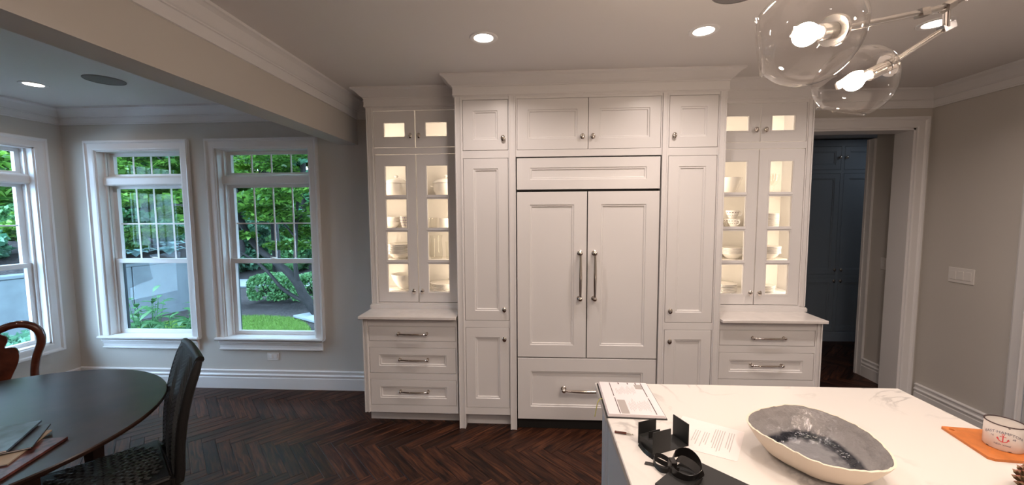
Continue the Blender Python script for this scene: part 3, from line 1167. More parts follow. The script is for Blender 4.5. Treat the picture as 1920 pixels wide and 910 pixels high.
G1, G2 = (.612, -2.020, 2.105), (.997, -1.655, 2.106)
H1, H2 = Vector((1.085, -1.760, 2.262)), Vector((1.255, -1.660, 2.262))
p1 = globe(G1, .110, (.162, .085, .048), (-.84, .42, -.12), 0)
p2 = globe(G2, .107, (.125, -.005, .062), (-.2, .25, -.95), 0)
p3 = globe((1.60, -2.12, 2.16), .110, (-.12, .16, .06), (.3, -.3, -.9), 0)  # this globe and the next are out of view, added for ambient up-light
p4 = globe((1.20, -2.42, 2.14), .107, (.04, .20, .06), (-.3, -.3, -.9), 0)
off = Vector((1.33, -1.62, ZC))
L_ = lambda *ps: [Vector(p) - off for p in ps]
obj('arm', MB().tube(L_(p1 - Vector((.01, .005, .003)), H1), .0082, 12), 'chrome', CH, local=True, smooth=True)
obj('arm', MB().tube(L_(p2 - Vector((.01, 0, .004)), H2), .0082, 12), 'chrome', CH, local=True, smooth=True)


HB1 = Vector((1.385, -1.80, 2.385))
for q_ in (p3, p4):
    obj('arm', MB().tube(L_(q_, HB1), .0082, 12), 'chrome', CH, local=True, smooth=True)


def knuckle(a, b, r, seg=6):
    return MB().tube(L_(a, b), r, seg)


HC = Vector((1.215, -1.700, 2.305))
HT = Vector((1.345, -1.635, 2.375))
obj('knuckle', knuckle(H1 - Vector((.004, .002, .002)), H1 + Vector((.036, .018, .010)), .015, 4), 'chrome', CH, local=True)
obj('branch', MB().tube(L_(H1 + Vector((.03, .015, .008)), HC), .010, 10), 'chrome', CH, local=True, smooth=True)
obj('knuckle', knuckle(HC - Vector((.02, .012, .010)), HC + Vector((.03, .018, .016)), .015, 6), 'chrome', CH, local=True)
obj('knuckle', knuckle(H2 - Vector((.018, .004, .008)), H2 + Vector((.024, .006, .012)), .014, 4), 'chrome', CH, local=True)
obj('branch', MB().tube(L_(H2, HC), .009, 10), 'chrome', CH, local=True, smooth=True)
obj('branch', MB().tube(L_(HC, HT), .010, 10), 'chrome', CH, local=True, smooth=True)
obj('knuckle', knuckle(HT - Vector((.02, .01, .012)), HT + Vector((.02, .01, .012)), .016, 6), 'chrome', CH, local=True)
obj('branch', MB().tube(L_(HT, HB1), .010, 10), 'chrome', CH, local=True, smooth=True)
obj('knuckle', knuckle(HB1 - Vector((.01, .016, 0)), HB1 + Vector((.006, .016, 0)), .015, 6), 'chrome', CH, local=True)
obj('stem', MB().tube([HT - off, Vector((0.015, -.015, -.25)), Vector((0, 0, -.02))], .009, 10), 'chrome', CH, local=True, smooth=True)
obj('canopy', MB().lathe([(0, -.03), (.05, -.028), (.062, -.02), (.064, 0), (0, 0)], 32), 'chrome', CH, local=True, smooth=True)

# ------------------------------------------------------------------ island
IZ = .93
I0, I1, IY0, IY1 = .272, 1.583, -2.75, -1.222
isl = thing('kitchen_island', 'kitchen island with pale grey painted panelled sides', 'island')
m = MB().box(I0 + .045, I1 - .045, IY0 + .045, IY1 - .045, .10, IZ - .0305)
obj('body', m, 'island_paint', isl, local=True)
obj('toe_kick', MB().box(I0 + .10, I1 - .10, IY0 + .10, IY1 - .10, 0, .10), 'black_gap', isl, local=True)
yy = IY1 - .03
n = 3
step = (yy - (IY0 + .03)) / n
for i in range(n):
    y1 = yy - i * step
    y0 = y1 - step
    pm_ = panel_mesh(y0, y1, .10, IZ - .0305, 0, (.07, .08), th=.0149)
    pm_.v = [(I0 + .03 + y, x, z) for x, y, z in pm_.v]
    obj('side_panel', pm_, 'island_paint', isl, local=True)
pm_ = panel_mesh(I0 + .031, I1 - .031, .10, IZ - .0305, 0, .08, th=.0149)
pm_.v = [(x, IY1 - .03 - y, z) for x, y, z in pm_.v]
obj('end_panel', pm_, 'island_paint', isl, local=True)
tag(obj('island_countertop', MB().box(I0, I1, IY0, IY1, IZ - .03, IZ), 'marble', bevel=.003), 'white marble-look worktop with grey veins on the island', 'countertop')

# planner
E = .0006
pl = thing('planner', 'open weekly planner with printed pages on the island corner', 'planner', (.385, -1.388, IZ), .015)
pl.rotation_euler.z = -.03


def R4(x0, x1, y0, y1, z0, z1):
    return MB().box(x0, x1, y0, y1, z0, z1)


obj('cover', R4(-.112, .112, -.150, .146, .0004, .004), 'black_card', pl, local=True, bevel=.001)
for k in range(3):
    obj('page_block', R4(-.106 + .002 * k, .108 - .003 * k, -.146 + .001 * k, .142 - .001 * k, .0042 + .0035 * k, .0075 + .0035 * k), 'pages', pl, local=True)
ZP = .0146


def pr_(nm, x0, x1, y0, y1, mat):
    obj(nm, R4(x0, x1, y0, y1, ZP, ZP + .0003), mat, pl, local=True)


for y0, y1 in ((-.138, -.008), (.006, .134)):
    pr_('print_bar', -.060, -.057, y0, y1, 'print_dark')
    pr_('print_bar', .075, .078, y0, y1, 'print_dark')
for x in (-.022, .018, .052):
    pr_('print_bar', x, x + .004, .120, .136, 'print_dark')
pr_('print_block', -.053, -.022, -.138, -.028, 'print_grey')
pr_('print_block', .044, .074, .075, .118, 'print_grey')
for i in range(16):
    x = -.012 + .0052 * i
    y = -.12 + .03 * random.random()
    pr_('handwriting', x, x + .0012, y, y + .05 + .04 * random.random(), 'print_light')
    y = .02 + .02 * random.random()
    pr_('handwriting', x - .03, x - .0288, y, y + .04 + .04 * random.random(), 'print_light')
obj('bookmark', MB().strip([(-.10, 0, .0040), (-.118, -.004, .0035), (-.128, -.014, -.008), (-.135, -.028, -.030), (-.142, -.04, -.055)], (.002, -.005, 0), .0006), 'ribbon_green', pl, local=True)

# printed sheet
sh = thing('paper_sheet', 'white printed sheet of paper lying between the black box and the bowl', 'paper', (.58, -1.64, IZ))
P4 = [(.560, -1.506), (.735, -1.610), (.626, -1.780), (.440, -1.690)]
PO = Vector((.58, -1.64))
obj('sheet', MB().prism([(x - PO.x, y - PO.y) for x, y in P4], .0003, .0009), 'paper', sh, local=True)


def bil(u, v):
    a, b, c, d = [Vector(p) for p in P4]
    return (a * (1 - u) + b * u) * (1 - v) + (d * (1 - u) + c * u) * v - PO


lines = MB()
for i in range(17):
    if i in (3, 7, 13):
        continue
    u = .30 + .035 * i
    v0, v1 = (.16, .62 + .25 * random.random()) if i > 7 else (.35, .55 + .3 * random.random())
    q = [bil(u, v0), bil(u + .012, v0), bil(u + .012, v1), bil(u, v1)]
    lines.prism([(p.x, p.y) for p in q], .0009, .0011)
lo = obj('printed_lines', lines, 'print_light', sh, local=True)
lo['kind'] = 'stuff'

# black gift box opened out
bx = thing('gift_box', 'small open black cardboard box with upright flaps on the island', 'box', (.374, -1.760, IZ))
bx.rotation_euler.z = math.atan2(.028, .065)
S_ = .071
HB = .075
t_ = .0025
obj('base', MB().box(0, S_, 0, S_, .0003, .003), 'black_card', bx, local=True)
obj('front_wall', MB().box(0, S_, 0, t_, .003, HB), 'black_card', bx, local=True)
obj('back_wall', MB().box(-.002, S_ * .98, S_ - t_, S_, .003, HB), 'black_card', bx, local=True)
obj('side_wall', MB().box(0, t_, t_, S_ - t_, .003, HB * .45), 'black_card', bx, local=True)
obj('tray', MB().box(t_, S_ - t_, t_, S_ - t_, .030, .034).box(t_ + .012, S_ - .012, S_ * .52, S_ * .55, .034, .056), 'black_card', bx, local=True)
obj('flap', MB().box(S_, S_ * 2.05, 0, S_, .0003, .003), 'black_card', bx, local=True)
obj('end_wall', MB().box(S_ * 2.05 - t_, S_ * 2.05, 0, S_, .003, HB), 'black_card', bx, local=True)

# pen
pn = thing('pen', 'slim pen with dark barrel and metal tip beside the black box', 'pen', (.279, -1.634, IZ + .0045))
pn.rotation_euler.z = math.atan2(-.016, .067)
obj('barrel', MB().tube([(0, 0, 0), (.002, 0, 0), (.04, 0, 0)], [.0030, .0042, .0042], 12), 'mahogany', pn, local=True, smooth=True)
obj('tip', MB().tube([(.040, 0, 0), (.055, 0, 0), (.066, 0, -.001)], [.0030, .0026, .001], 10), 'nickel', pn, local=True, smooth=True)

# flat black box / folder
fd = tag(obj('presentation_box', MB().prism([(.474, -1.782), (.335, -1.912), (.46, -2.04), (.60, -1.91)], IZ + .0004, IZ + .016), 'black_card', bevel=.001), 'flat matte black box lying beside the ribbon', 'box')

# ribbon with loops
rb = thing('ribbon', 'glossy black ribbon with loops trailing from the small black box', 'ribbon', (.37, -1.80, IZ))


def rib(pts, w, th=.0012):
    n = 24
    P = [Vector(p) - Vector((.37, -1.80, 0)) for p in pts]
    out = []
    for i in range(n + 1):
        t = i / n * (len(P) - 1)
        k = min(int(t), len(P) - 2)
        u = t - k
        p0, p1, p2, p3 = P[max(k - 1, 0)], P[k], P[k + 1], P[min(k + 2, len(P) - 1)]
        out.append(.5 * ((2 * p1) + (p2 - p0) * u + (2 * p0 - 5 * p1 + 4 * p2 - p3) * u * u + (3 * p1 - p0 - 3 * p2 + p3) * u ** 3))
    return MB().strip(out, w, th)


obj('tail', rib([(.345, -1.705, .006), (.352, -1.745, .004), (.368, -1.775, .005), (.392, -1.805, .006), (.41, -1.83, .012)], (.006, .004, .012)), 'satin', rb, local=True, smooth=True)
obj('tail', rib([(.338, -1.802, .003), (.365, -1.812, .004), (.39, -1.83, .006), (.42, -1.84, .014)], (.006, .010, .002)), 'satin', rb, local=True, smooth=True)
obj('loop', rib([(.42, -1.84, .020), (.395, -1.80, .022), (.372, -1.79, .020), (.362, -1.815, .012), (.372, -1.845, .010), (.39, -1.862, .018), (.42, -1.86, .022)], (.004, .004, .012)), 'satin', rb, local=True, smooth=True)
obj('loop', rib([(.40, -1.84, .020), (.425, -1.805, .036), (.458, -1.81, .044), (.475, -1.845, .038), (.468, -1.885, .026), (.43, -1.90, .018), (.40, -1.88, .018), (.395, -1.85, .020)], (.010, -.006, .034)), 'satin', rb, local=True, smooth=True)
obj('loop', rib([(.405, -1.85, .030), (.43, -1.835, .040), (.46, -1.86, .036), (.47, -1.90, .026), (.44, -1.92, .02)], (.016, .012, .014)), 'satin', rb, local=True, smooth=True)
obj('band', MB().box(.025, .045, -.062, -.035, .0161, .046), 'satin', rb, local=True, bevel=.003)

# oval ceramic bowl
bw = thing('ceramic_bowl', 'large hand-made cream bowl with glossy grey interior on the island', 'bowl', (.852, -1.775, IZ))
rim_pts = [(.694, -1.683), (.806, -1.617), (.979, -1.598), (1.012, -1.717), (1.001, -1.845), (.964, -1.929), (.886, -1.950), (.797, -1.926), (.737, -1.845), (.691, -1.763)]
ra = sorted((math.atan2(y + 1.775, x - .852) % (2 * PI), math.hypot(x - .852, y + 1.775)) for x, y in rim_pts)


def rim_r(a):
    a %= 2 * PI
    s = w = 0
    for b, r_ in ra:
        d_ = abs((a - b + PI) % (2 * PI) - PI)
        k = math.exp(-(d_ / .5) ** 2)
        s += k * r_
        w += k
    return s / w * 1.02


SEG = 96
outer = [(.50, .0), (.55, .004), (.72, .022), (.85, .048), (.95, .075), (1.0, .092)]
inner = [(.965, .092), (.915, .075), (.81, .048), (.67, .026), (.5, .0155), (.28, .012), (.1, .0115)]


def bowl_ring(prof, last=True):
    m = MB()
    vs_, fs = [], []
    n = len(prof)
    for k in range(SEG):
        a = 2 * PI * k / SEG
        rr = rim_r(a)
        wob = .0010 * math.sin(23 * a) + .003 * math.sin(4 * a + 1) + .0008 * math.sin(41 * a)
        for q, z in prof:
            e = rr * q * (1 + .003 * math.sin(19 * a) * q ** 4)
            vs_.append((e * math.cos(a), e * math.sin(a), z + wob * (z / .092) ** 2))
    for k in range(SEG):
        k2 = (k + 1) % SEG
        for i in range(n - 1):
            fs.append((k * n + i, k2 * n + i, k2 * n + i + 1, k * n + i + 1))
    if last:
        fs.append(tuple(k * n + n - 1 for k in range(SEG)))
    m.add(vs_, fs)
    return m


obj('shell', bowl_ring([(.1, .0005), (.48, .0005)] + outer[1:] + [(.965, .0925)], last=False), 'bowl_out', bw, local=True, smooth=True)
obj('glazed_interior', bowl_ring(inner), 'bowl_glaze', bw, local=True, smooth=True)

# leather board
ld = thing('serving_board', 'orange leather-toned serving board under the enamel mug', 'board', (1.49, -1.65, IZ))
bd = [(1.441, -1.553), (1.446, -1.549), (1.577, -1.566), (1.580, -1.572), (1.553, -1.748), (1.546, -1.752), (1.420, -1.739), (1.408, -1.728)]
bm = bmesh.new()
vs0 = [bm.verts.new((x - 1.49, y + 1.65, .0004)) for x, y in bd]
hc = (1.456 - 1.49, -1.572 + 1.65)
hv = [bm.verts.new((hc[0] + .007 * math.cos(-2 * PI * k / 16), hc[1] + .007 * math.sin(-2 * PI * k / 16), .0004)) for k in range(16)]
ed = [bm.edges.new((vs0[i], vs0[(i + 1) % 8])) for i in range(8)] + [bm.edges.new((hv[i], hv[(i + 1) % 16])) for i in range(16)]
bmesh.ops.triangle_fill(bm, edges=ed, use_beauty=True)
ext = bmesh.ops.extrude_face_region(bm, geom=bm.faces[:])
bmesh.ops.translate(bm, vec=(0, 0, .008), verts=[v for v in ext['geom'] if isinstance(v, bmesh.types.BMVert)])
bmesh.ops.recalc_face_normals(bm, faces=bm.faces)
me = bpy.data.meshes.new('slab')
bm.to_mesh(me)
bm.free()
me.materials.append(MATS['leather'])
slab = link('slab', me, ld)


# enamel mug with lettering
def text_mesh(txt, size):
    cu = bpy.data.curves.new('t', 'FONT')
    cu.body = txt
    cu.size = size
    cu.align_x = 'CENTER'
    cu.align_y = 'CENTER'
    cu.extrude = 0
    cu.resolution_u = 3
    o = bpy.data.objects.new('t', cu)
    COL.objects.link(o)
    dg = bpy.context.evaluated_depsgraph_get()
    dg.update()
    me = bpy.data.meshes.new_from_object(o.evaluated_get(dg))
    vs_ = [tuple(v.co) for v in me.vertices]
    fs = [tuple(p.vertices) for p in me.polygons]
    bpy.data.objects.remove(o, do_unlink=True)
    bpy.data.curves.remove(cu)
    bpy.data.meshes.remove(me)
    return vs_, fs


mg = thing('enamel_mug', 'white enamel mug with dark rim and red anchor print', 'mug', (1.518, -1.668, IZ + .0086))
MR, MH = .045, .082
obj('cup', MB().lathe([(0, .0), (MR - .003, 0), (MR, .004), (MR, MH), (MR - .0022, MH), (MR - .0025, .004), (0, .0035)], 48), 'enamel', mg, local=True, smooth=True)
tor = MB()
tor.lathe([(MR - .001 + .0024 * math.cos(a), MH + .0018 * math.sin(a)) for a in [2 * PI * i / 8 for i in range(8)]], 48, closed=True)
obj('rim', tor, 'rim_dark', mg, local=True, smooth=True)
a0 = math.atan2(-2.9844 + 1.672, -1.492) - .04    # faces the room
hd = a0 + 1.75
hp = []
for k in range(13):
    t = PI * k / 12
    rr_, zz_ = MR - .002 + .026 * math.sin(t), .045 + .026 * math.cos(t)
    hp.append((rr_ * math.cos(hd), rr_ * math.sin(hd), zz_))
obj('handle', MB().tube(hp, .005, 10), 'enamel', mg, local=True, smooth=True)


def wrap(vs_, x0, z0, arc=0.0):
    out = []
    for x, y, _ in vs_:
        xx = x + x0
        a = a0 + xx / MR
        zz = z0 + y - arc * xx * xx
        out.append(((MR + .0004) * math.cos(a), (MR + .0004) * math.sin(a), zz))
    return out


def letter(nm, txt, size, x0, z0, mat, arc=0.0):
    v, f = text_mesh(txt, size)
    obj(nm, MB().add(wrap(v, x0, z0, arc), f), mat, mg, local=True)


letter('lettering', 'EAST·HAMPTON', .0118, 0, .060, 'letter_navy', 7)
letter('lettering', '16', .0082, -.023, .044, 'letter_navy')
letter('lettering', '48', .0082, .023, .044, 'letter_navy')
letter('lettering', 'NEW YORK', .0068, 0, .020, 'letter_navy')
an = MB()


def flat_poly(pts):
    an.add(wrap([(x, y, 0) for x, y in pts], 0, .042), [tuple(range(len(pts)))])


def seg2(x0, y0, x1, y1, w):
    d_ = Vector((x1 - x0, y1 - y0)).normalized()
    n_ = Vector((-d_.y, d_.x)) * w / 2
    flat_poly([(x0 - n_.x, y0 - n_.y), (x1 - n_.x, y1 - n_.y), (x1 + n_.x, y1 + n_.y), (x0 + n_.x, y0 + n_.y)])


seg2(0, -.012, 0, .009, .0022)
seg2(-.0065, .005, .0065, .005, .0018)
for k in range(10):
    t0, t1 = -PI * .92 + PI * .84 * k / 10, -PI * .92 + PI * .84 * (k + 1) / 10
    seg2(.011 * math.cos(t0), -.001 + .011 * math.sin(t0), .011 * math.cos(t1), -.001 + .011 * math.sin(t1), .0022)
for k in range(10):
    t0, t1 = 2 * PI * k / 10, 2 * PI * (k + 1) / 10
    seg2(.0026 * math.cos(t0), .0115 + .0026 * math.sin(t0), .0026 * math.cos(t1), .0115 + .0026 * math.sin(t1), .0012)
for s in (-1, 1):
    flat_poly([(s * .0075, -.004), (s * .0135, -.005), (s * .0118, .0015)] if s > 0 else [(s * .0075, -.004), (s * .0118, .0015), (s * .0135, -.005)])
obj('anchor', an, 'letter_red', mg, local=True)
chips = MB()
for da, zz_, w_, h_ in ((-.75, .003, .004, .003), (.35, .003, .005, .0025), (.25, MH - .004, .003, .003)):
    v = [(-w_, 0, 0), (0, -h_ / 2, 0), (w_, 0, 0), (w_ * .5, h_ / 2, 0), (-w_ * .6, h_ / 2, 0)]
    chips.add(wrap(v, da * MR, zz_), [(0, 1, 2, 3, 4)])
obj('enamel_chips', chips, 'rim_dark', mg, local=True)

# pine cone at the island's corner
pc = thing('pine_cone', 'brown pine cone with reddish scale tips on the worktop', 'pine cone', (1.366, -1.884, IZ))
obj('core', MB().lathe([(0, .001), (.020, .004), (.030, .02), (.028, .04), (.015, .06), (0, .068)], 20), 'cone_scale', pc, local=True, smooth=True)
sm_ = MB().add([(0, -.004, 0), (0, .004, 0), (.016, -.0085, .004), (.016, .0085, .004), (.022, 0, .005), (0, 0, .005), (.016, 0, .0095)],
               [(0, 2, 4, 3, 1), (0, 5, 6, 2), (5, 1, 3, 6), (2, 6, 4), (6, 3, 4), (0, 1, 5)])
sme = sm_.mesh('scale')
sme.materials.append(MATS['cone_scale'])
tm = MB().add([(.014, -.007, .0042), (.014, .007, .0042), (.0228, 0, .0046), (.0152, 0, .0105)], [(0, 2, 1), (0, 3, 2), (3, 1, 2), (0, 1, 3)])
tme = tm.mesh('scale_tip')
tme.materials.append(MATS['cone_tip'])
for i in range(72):
    t = (i + .5) / 72
    z = .004 + .060 * t
    r_ = .030 * math.sin(PI * (.22 + .72 * t)) ** .8
    a = i * 2.39996
    s_ = link('scale', sme, pc, (r_ * math.cos(a), r_ * math.sin(a), z), (0, -.35 - .6 * t, a))
    link('scale_tip', tme, s_)


# ------------------------------------------------------------------ dishes
def dish(name, label, cat, loc, prof, mat='porcelain', seg=32, group=None, rim=None, extra=None, rz=0):
    r = thing(name, label, cat, loc, rz, group)
    obj('body', MB().lathe(prof, seg), mat, r, local=True, smooth=True)
    if rim:
        rr_, zz_, m_ = rim
        obj('rim_line', MB().lathe([(rr_ + .0006 * math.cos(a), zz_ - .001 + .0009 * math.sin(a)) for a in [2 * PI * i / 6 for i in range(6)]], seg, closed=True), m_, r, local=True, smooth=True)
    return r


def plate_prof(R):
    return [(0, 0), (R * .60, 0), (R * .90, .0035), (R, .0055), (R, .0125), (R * .97, .0140), (R * .62, .006), (R * .55, .0045), (0, .0045)]


def plates(label, x, y, z, n, R, grp, dz=.0095, rim='plate_rim'):
    p = dish('plate', label, 'plate', (x, y, z), plate_prof(R), group=grp, rim=(R, .0125, rim) if rim else None)
    for i in range(1, n):
        c = copy_tree(p)
        c.location = (x + random.uniform(-.002, .002), y + random.uniform(-.002, .002), z + i * dz)
    return z + n * dz


def bowl_prof(R, H, t=.004):
    o_ = [(0, 0), (R * .45, 0), (R * .45, .006), (R * .62, H * .2), (R * .86, H * .6), (R, H)]
    i_ = [(R - t, H), (R * .86 - t, H * .6), (R * .60, H * .25), (R * .4, .011), (0, .010)]
    return o_ + i_


def tureen(label, x, y, z, R):
    r = thing('tureen', label, 'tureen', (x, y, z), group='covered tureens')
    obj('pot', MB().lathe([(0, 0), (R * .7, 0), (R * .8, .01), (R, .06), (R * 1.0, .112), (R * 1.04, .116), (0, .116)], 40), 'porcelain', r, local=True, smooth=True)
    lid = obj('lid', MB().lathe([(R * 1.06, .1165), (R * 1.06, .121), (R * .9, .138), (R * .5, .156), (.02, .163), (0, .163)], 40), 'porcelain', r, local=True, smooth=True)
    obj('lid_knob', MB().lathe([(.010, .162), (.008, .170), (.016, .177), (.017, .184), (.010, .191), (0, .192)], 20), 'porcelain', lid, local=True, smooth=True)
    for s in (-1, 1):
        obj('handle', MB().tube([(s * R * .95, -.03, .085), (s * (R * .95 + .025), -.02, .09), (s * (R * .95 + .03), 0, .092), (s * (R * .95 + .025), .02, .09), (s * R * .95, .03, .085)], .006, 8), 'porcelain', r, local=True, smooth=True)


S1, S2, S3, S4 = 1.848, 1.576, 1.3055, 1.0305
# window-side cabinet
tureen('white covered tureen on the top shelf, beside the cabinet side wall', -1.215, .445, S1, .108)
tureen('white covered tureen on the top shelf, beside the pantry', -.775, .445, S1, .108)
z = S2
for i in range(3):
    z_ = S2 + .022 * i
    dish('bowl', 'plain white bowl stacked beside the purple dotted cup', 'bowl', (-1.275, .46, z_), bowl_prof(.075, .055), group='stacked white bowls')
cp = dish('cup', 'white cup with purple berry pattern on the second shelf', 'cup', (-1.125, .39, S2), [(0, 0), (.024, 0), (.030, .012), (.043, .055), (.046, .105), (.043, .105), (.040, .055), (.026, .014), (0, .010)])
dots = MB()
for row in range(4):
    for k in range(16):
        a = 2 * PI * (k + .5 * (row % 2)) / 16
        zz_ = .028 + .021 * row
        rr_ = .030 + (zz_ - .012) / .043 * .013 if zz_ < .055 else .043 + (zz_ - .055) / .05 * .003
        rr_ += .0006
        w_ = .0055 / rr_
        dots.add([(rr_ * math.cos(a + w_ * p), rr_ * math.sin(a + w_ * p), zz_ + q) for p, q in ((-.7, -.003), (.7, -.003), (1, .001), (0, .004), (-1, .001))], [(0, 1, 2, 3, 4)])
obj('berry_print', dots, 'violet', cp, local=True)['kind'] = 'stuff'
for x in (-.94, -.885):
    dish('tumbler', 'clear glass tumbler on the second shelf beside a white mug', 'glass', (x, .43, S2), [(0, .001), (.026, .001), (.030, .09)], 'tumbler_glass', group='tumblers on the second shelf')
mgw = dish('mug', 'plain white mug beside the glass tumblers', 'mug', (-.785, .40, S2), [(0, 0), (.036, 0), (.040, .01), (.042, .085), (.039, .085), (.037, .01), (0, .006)])
obj('handle', MB().tube([(.040, 0, .07), (.062, 0, .068), (.068, 0, .045), (.060, 0, .022), (.040, 0, .02)], .005, 8), 'porcelain', mgw, local=True, smooth=True)
dish('bowl', 'white bowl carrying a stack of dark-rimmed plates, third shelf', 'bowl', (-1.19, .42, S3), bowl_prof(.095, .050))
plates('white dark-rimmed plate stacked on a white bowl beside glass pitcher', -1.19, .42, S3 + .047, 8, .125, 'plates on the white bowl', .0105)
dish('pitcher', 'clear glass pitcher on the third shelf', 'pitcher', (-.87, .44, S3), [(0, .001), (.05, .001), (.056, .05), (.05, .12), (.046, .17), (.056, .205)], 'tumbler_glass')
dish('tumbler', 'tall clear tumbler beside the glass pitcher', 'glass', (-.745, .42, S3), [(0, .001), (.032, .001), (.037, .15)], 'tumbler_glass')
dish('bowl', 'large white serving bowl on the cabinet floor', 'bowl', (-1.16, .43, S4 + .0146), bowl_prof(.115, .125))
dish('plate', 'wide white platter under the large serving bowl', 'plate', (-1.16, .43, S4), plate_prof(.135), rim=(.135, .0125, 'plate_rim'))
plates('plain cream dinner plate in the stack on the cabinet floor', -.80, .43, S4, 6, .125, 'cream dinner plates', .0105, rim='magazine_cream')
# hall-side cabinet
dish('bowl', 'pale footed mixing bowl on the top shelf', 'bowl', (1.60, .43, S1), bowl_prof(.115, .135))
for x, y in ((1.93, .40), (1.995, .46)):
    dish('goblet', 'clear stemmed goblet on the top shelf', 'glass', (x, y, S1), [(0, 0), (.034, .001), (.006, .008), (.004, .065), (.02, .08), (.037, .115), (.040, .165)], 'tumbler_glass', group='stemmed goblets')


def pattern_cup(label, loc, rot, group):
    r = thing('teacup', label, 'cup', loc, 0, group)
    r.rotation_euler = rot
    obj('body', MB().lathe([(0, 0), (.024, 0), (.028, .008), (.046, .045), (.050, .068), (.048, .068), (.043, .045), (.025, .012), (0, .010)], 28), 'porcelain', r, local=True, smooth=True)
    obj('handle', MB().tube([(.046, 0, .056), (.064, 0, .058), (.072, 0, .044), (.062, 0, .026), (.038, 0, .024)], .004, 8), 'porcelain', r, local=True, smooth=True)
    b = MB()
    for k in range(14):
        a = 2 * PI * k / 14
        for zz_, rr_ in ((.032, .0395), (.052, .0476)):
            b.add([(rr_ * math.cos(a + p * .17), rr_ * math.sin(a + p * .17), zz_ + q) for p, q in ((-.8, -.002), (0, -.005), (.8, .001), (.3, .005), (-.5, .004))], [(0, 1, 2, 3, 4)])
    obj('leaf_print', b, 'plate_rim', r, local=True)['kind'] = 'stuff'
    return r


g_ = 'patterned teacups on the second shelf'
for x, y, z_, rot in ((1.515, .39, S2, (0, 0, 1.5)), (1.635, .36, S2, (0, 0, -1.4)), (1.66, .51, S2, (0, 0, 1.4)), (1.515, .50, S2, (0, 0, 3.1)), (1.625, .37, S2 + .069, (0, 0, -.6))):
    pattern_cup('white teacup with brown leaf pattern in the cluster on the second shelf', (x, y, z_), rot, g_)
plates('small dark-rimmed side plate in the tall stack on the second shelf', 1.945, .43, S2, 11, .078, 'side plates on the second shelf', .0098)
pattern_cup('white teacup with brown leaf pattern on the third shelf', (1.50, .42, S3), (0, 0, 2), 'patterned teacups on the third shelf')
pattern_cup('white teacup with brown leaf pattern on the third shelf', (1.50, .42, S3 + .069), (0, 0, .5), 'patterned teacups on the third shelf')
dish('bowl', 'white bowl carrying plates beside the teacups on the third shelf', 'bowl', (1.665, .43, S3), bowl_prof(.078, .045))
plates('dark-rimmed plate stacked on the bowl beside the teacups', 1.665, .43, S3 + .042, 5, .092, 'plates beside the teacups', .0105)
dish('bowl', 'white bowl carrying plates in the corner of the third shelf', 'bowl', (1.95, .43, S3), bowl_prof(.085, .048))
plates('dark-rimmed plate stacked on the bowl in the third shelf corner', 1.95, .43, S3 + .045, 6, .098, 'plates in the shelf corner', .0105)
plates('large patterned plate in the thick stack on the cabinet floor', 1.575, .43, S4, 6, .125, 'large plates on the cabinet floor', .012)
plates('small patterned plate in the thin stack on the cabinet floor', 1.93, .43, S4, 5, .085, 'small plates on the cabinet floor', .011)

# ------------------------------------------------------------------ dining table
TC = (-2.56, -1.52)
tb = thing('dining_table', 'round dark wood dining table', 'table', (TC[0], TC[1], 0))
TR_ = .752
obj('tabletop', MB().lathe([(0, .735), (TR_ - .02, .735), (TR_ - .006, .738), (TR_, .746), (TR_, .755), (TR_ - .004, .7595), (0, .76)], 96), 'table_wood', tb, local=True, smooth=True)
obj('apron', MB().lathe([(.56, .655), (.58, .655), (.58, .7345), (.56, .7345)], 64, closed=True), 'table_wood', tb, local=True, smooth=True)
for k in range(4):
    a = PI / 4 + k * PI / 2 - .95
    x, y = .52 * math.cos(a), .52 * math.sin(a)
    obj('leg', MB().add([(x + s * w, y + t * w, z) for z, w in ((0, .020), (.64, .034), (.7345, .034)) for s, t in ((-1, -1), (1, -1), (1, 1), (-1, 1))],
                        [(i * 4 + j_, i * 4 + (j_ + 1) % 4, (i + 1) * 4 + (j_ + 1) % 4, (i + 1) * 4 + j_) for i in range(2) for j_ in range(4)] + [(3, 2, 1, 0), (8, 9, 10, 11)]), 'table_wood', tb, local=True)


# magazines on the table
def magazine(label, loc, rz, w, h, th, cover, curl=0.0, name='magazine'):
    r = thing(name, label, 'magazine', loc, rz, 'magazines on the dining table')
    n = 14

    def sheet(z0, t, in_):
        m = MB()
        path = []
        for i in range(n + 1):
            u = i / n
            path.append((-w / 2 + in_ + (w - 2 * in_) * u, 0, z0 + curl * math.sin(PI * u) ** 2 * (.4 + u)))
        return m.strip(path, (0, h - 2 * in_, 0), t)
    obj('pages', sheet(th / 2 + .0004, th - .0016, .003), 'paper', r, local=True)
    obj('front_cover', sheet(th, .0007, 0), cover, r, local=True)
    obj('back_cover', sheet(.0006, .0006, 0), 'magazine_dark', r, local=True)
    obj('spine', MB().box(-w / 2 - .001, -w / 2, -h / 2, h / 2, .0004, th), cover, r, local=True)
    return r


Z0 = .7602
magazine('dark magazine lying lowest in the pile on the dining table', (-2.045, -1.660, Z0), math.radians(196), .22, .28, .010, 'magazine_red')
magazine('white-paged magazine in the middle of the pile', (-2.125, -1.620, Z0 + .0107), math.radians(208), .20, .26, .006, 'magazine_cream', .002)
magazine('dark folded brochure between the magazines', (-2.15, -1.575, Z0 + .0195), math.radians(220), .20, .22, .006, 'magazine_dark', .004)
magazine('blue-grey landscape magazine on top of the pile', (-2.215, -1.60, Z0 + .031), math.radians(214), .24, .26, .008, 'magazine_blue', .006)


# ------------------------------------------------------------------ woven chair
wc = thing('woven_chair', 'black woven rattan dining chair at the round table', 'chair', (-1.915, -1.125, 0))
fx, fy = -.635, -.7725
wc.rotation_euler.z = math.atan2(fy, fx) - PI / 2      # local +y = facing direction
SW, SD, SH_ = .46, .46, .455
obj('seat', MB().box(-SW / 2, SW / 2, .012, SD, SH_ - .055, SH_), 'rush_frame', wc, local=True, bevel=.008)


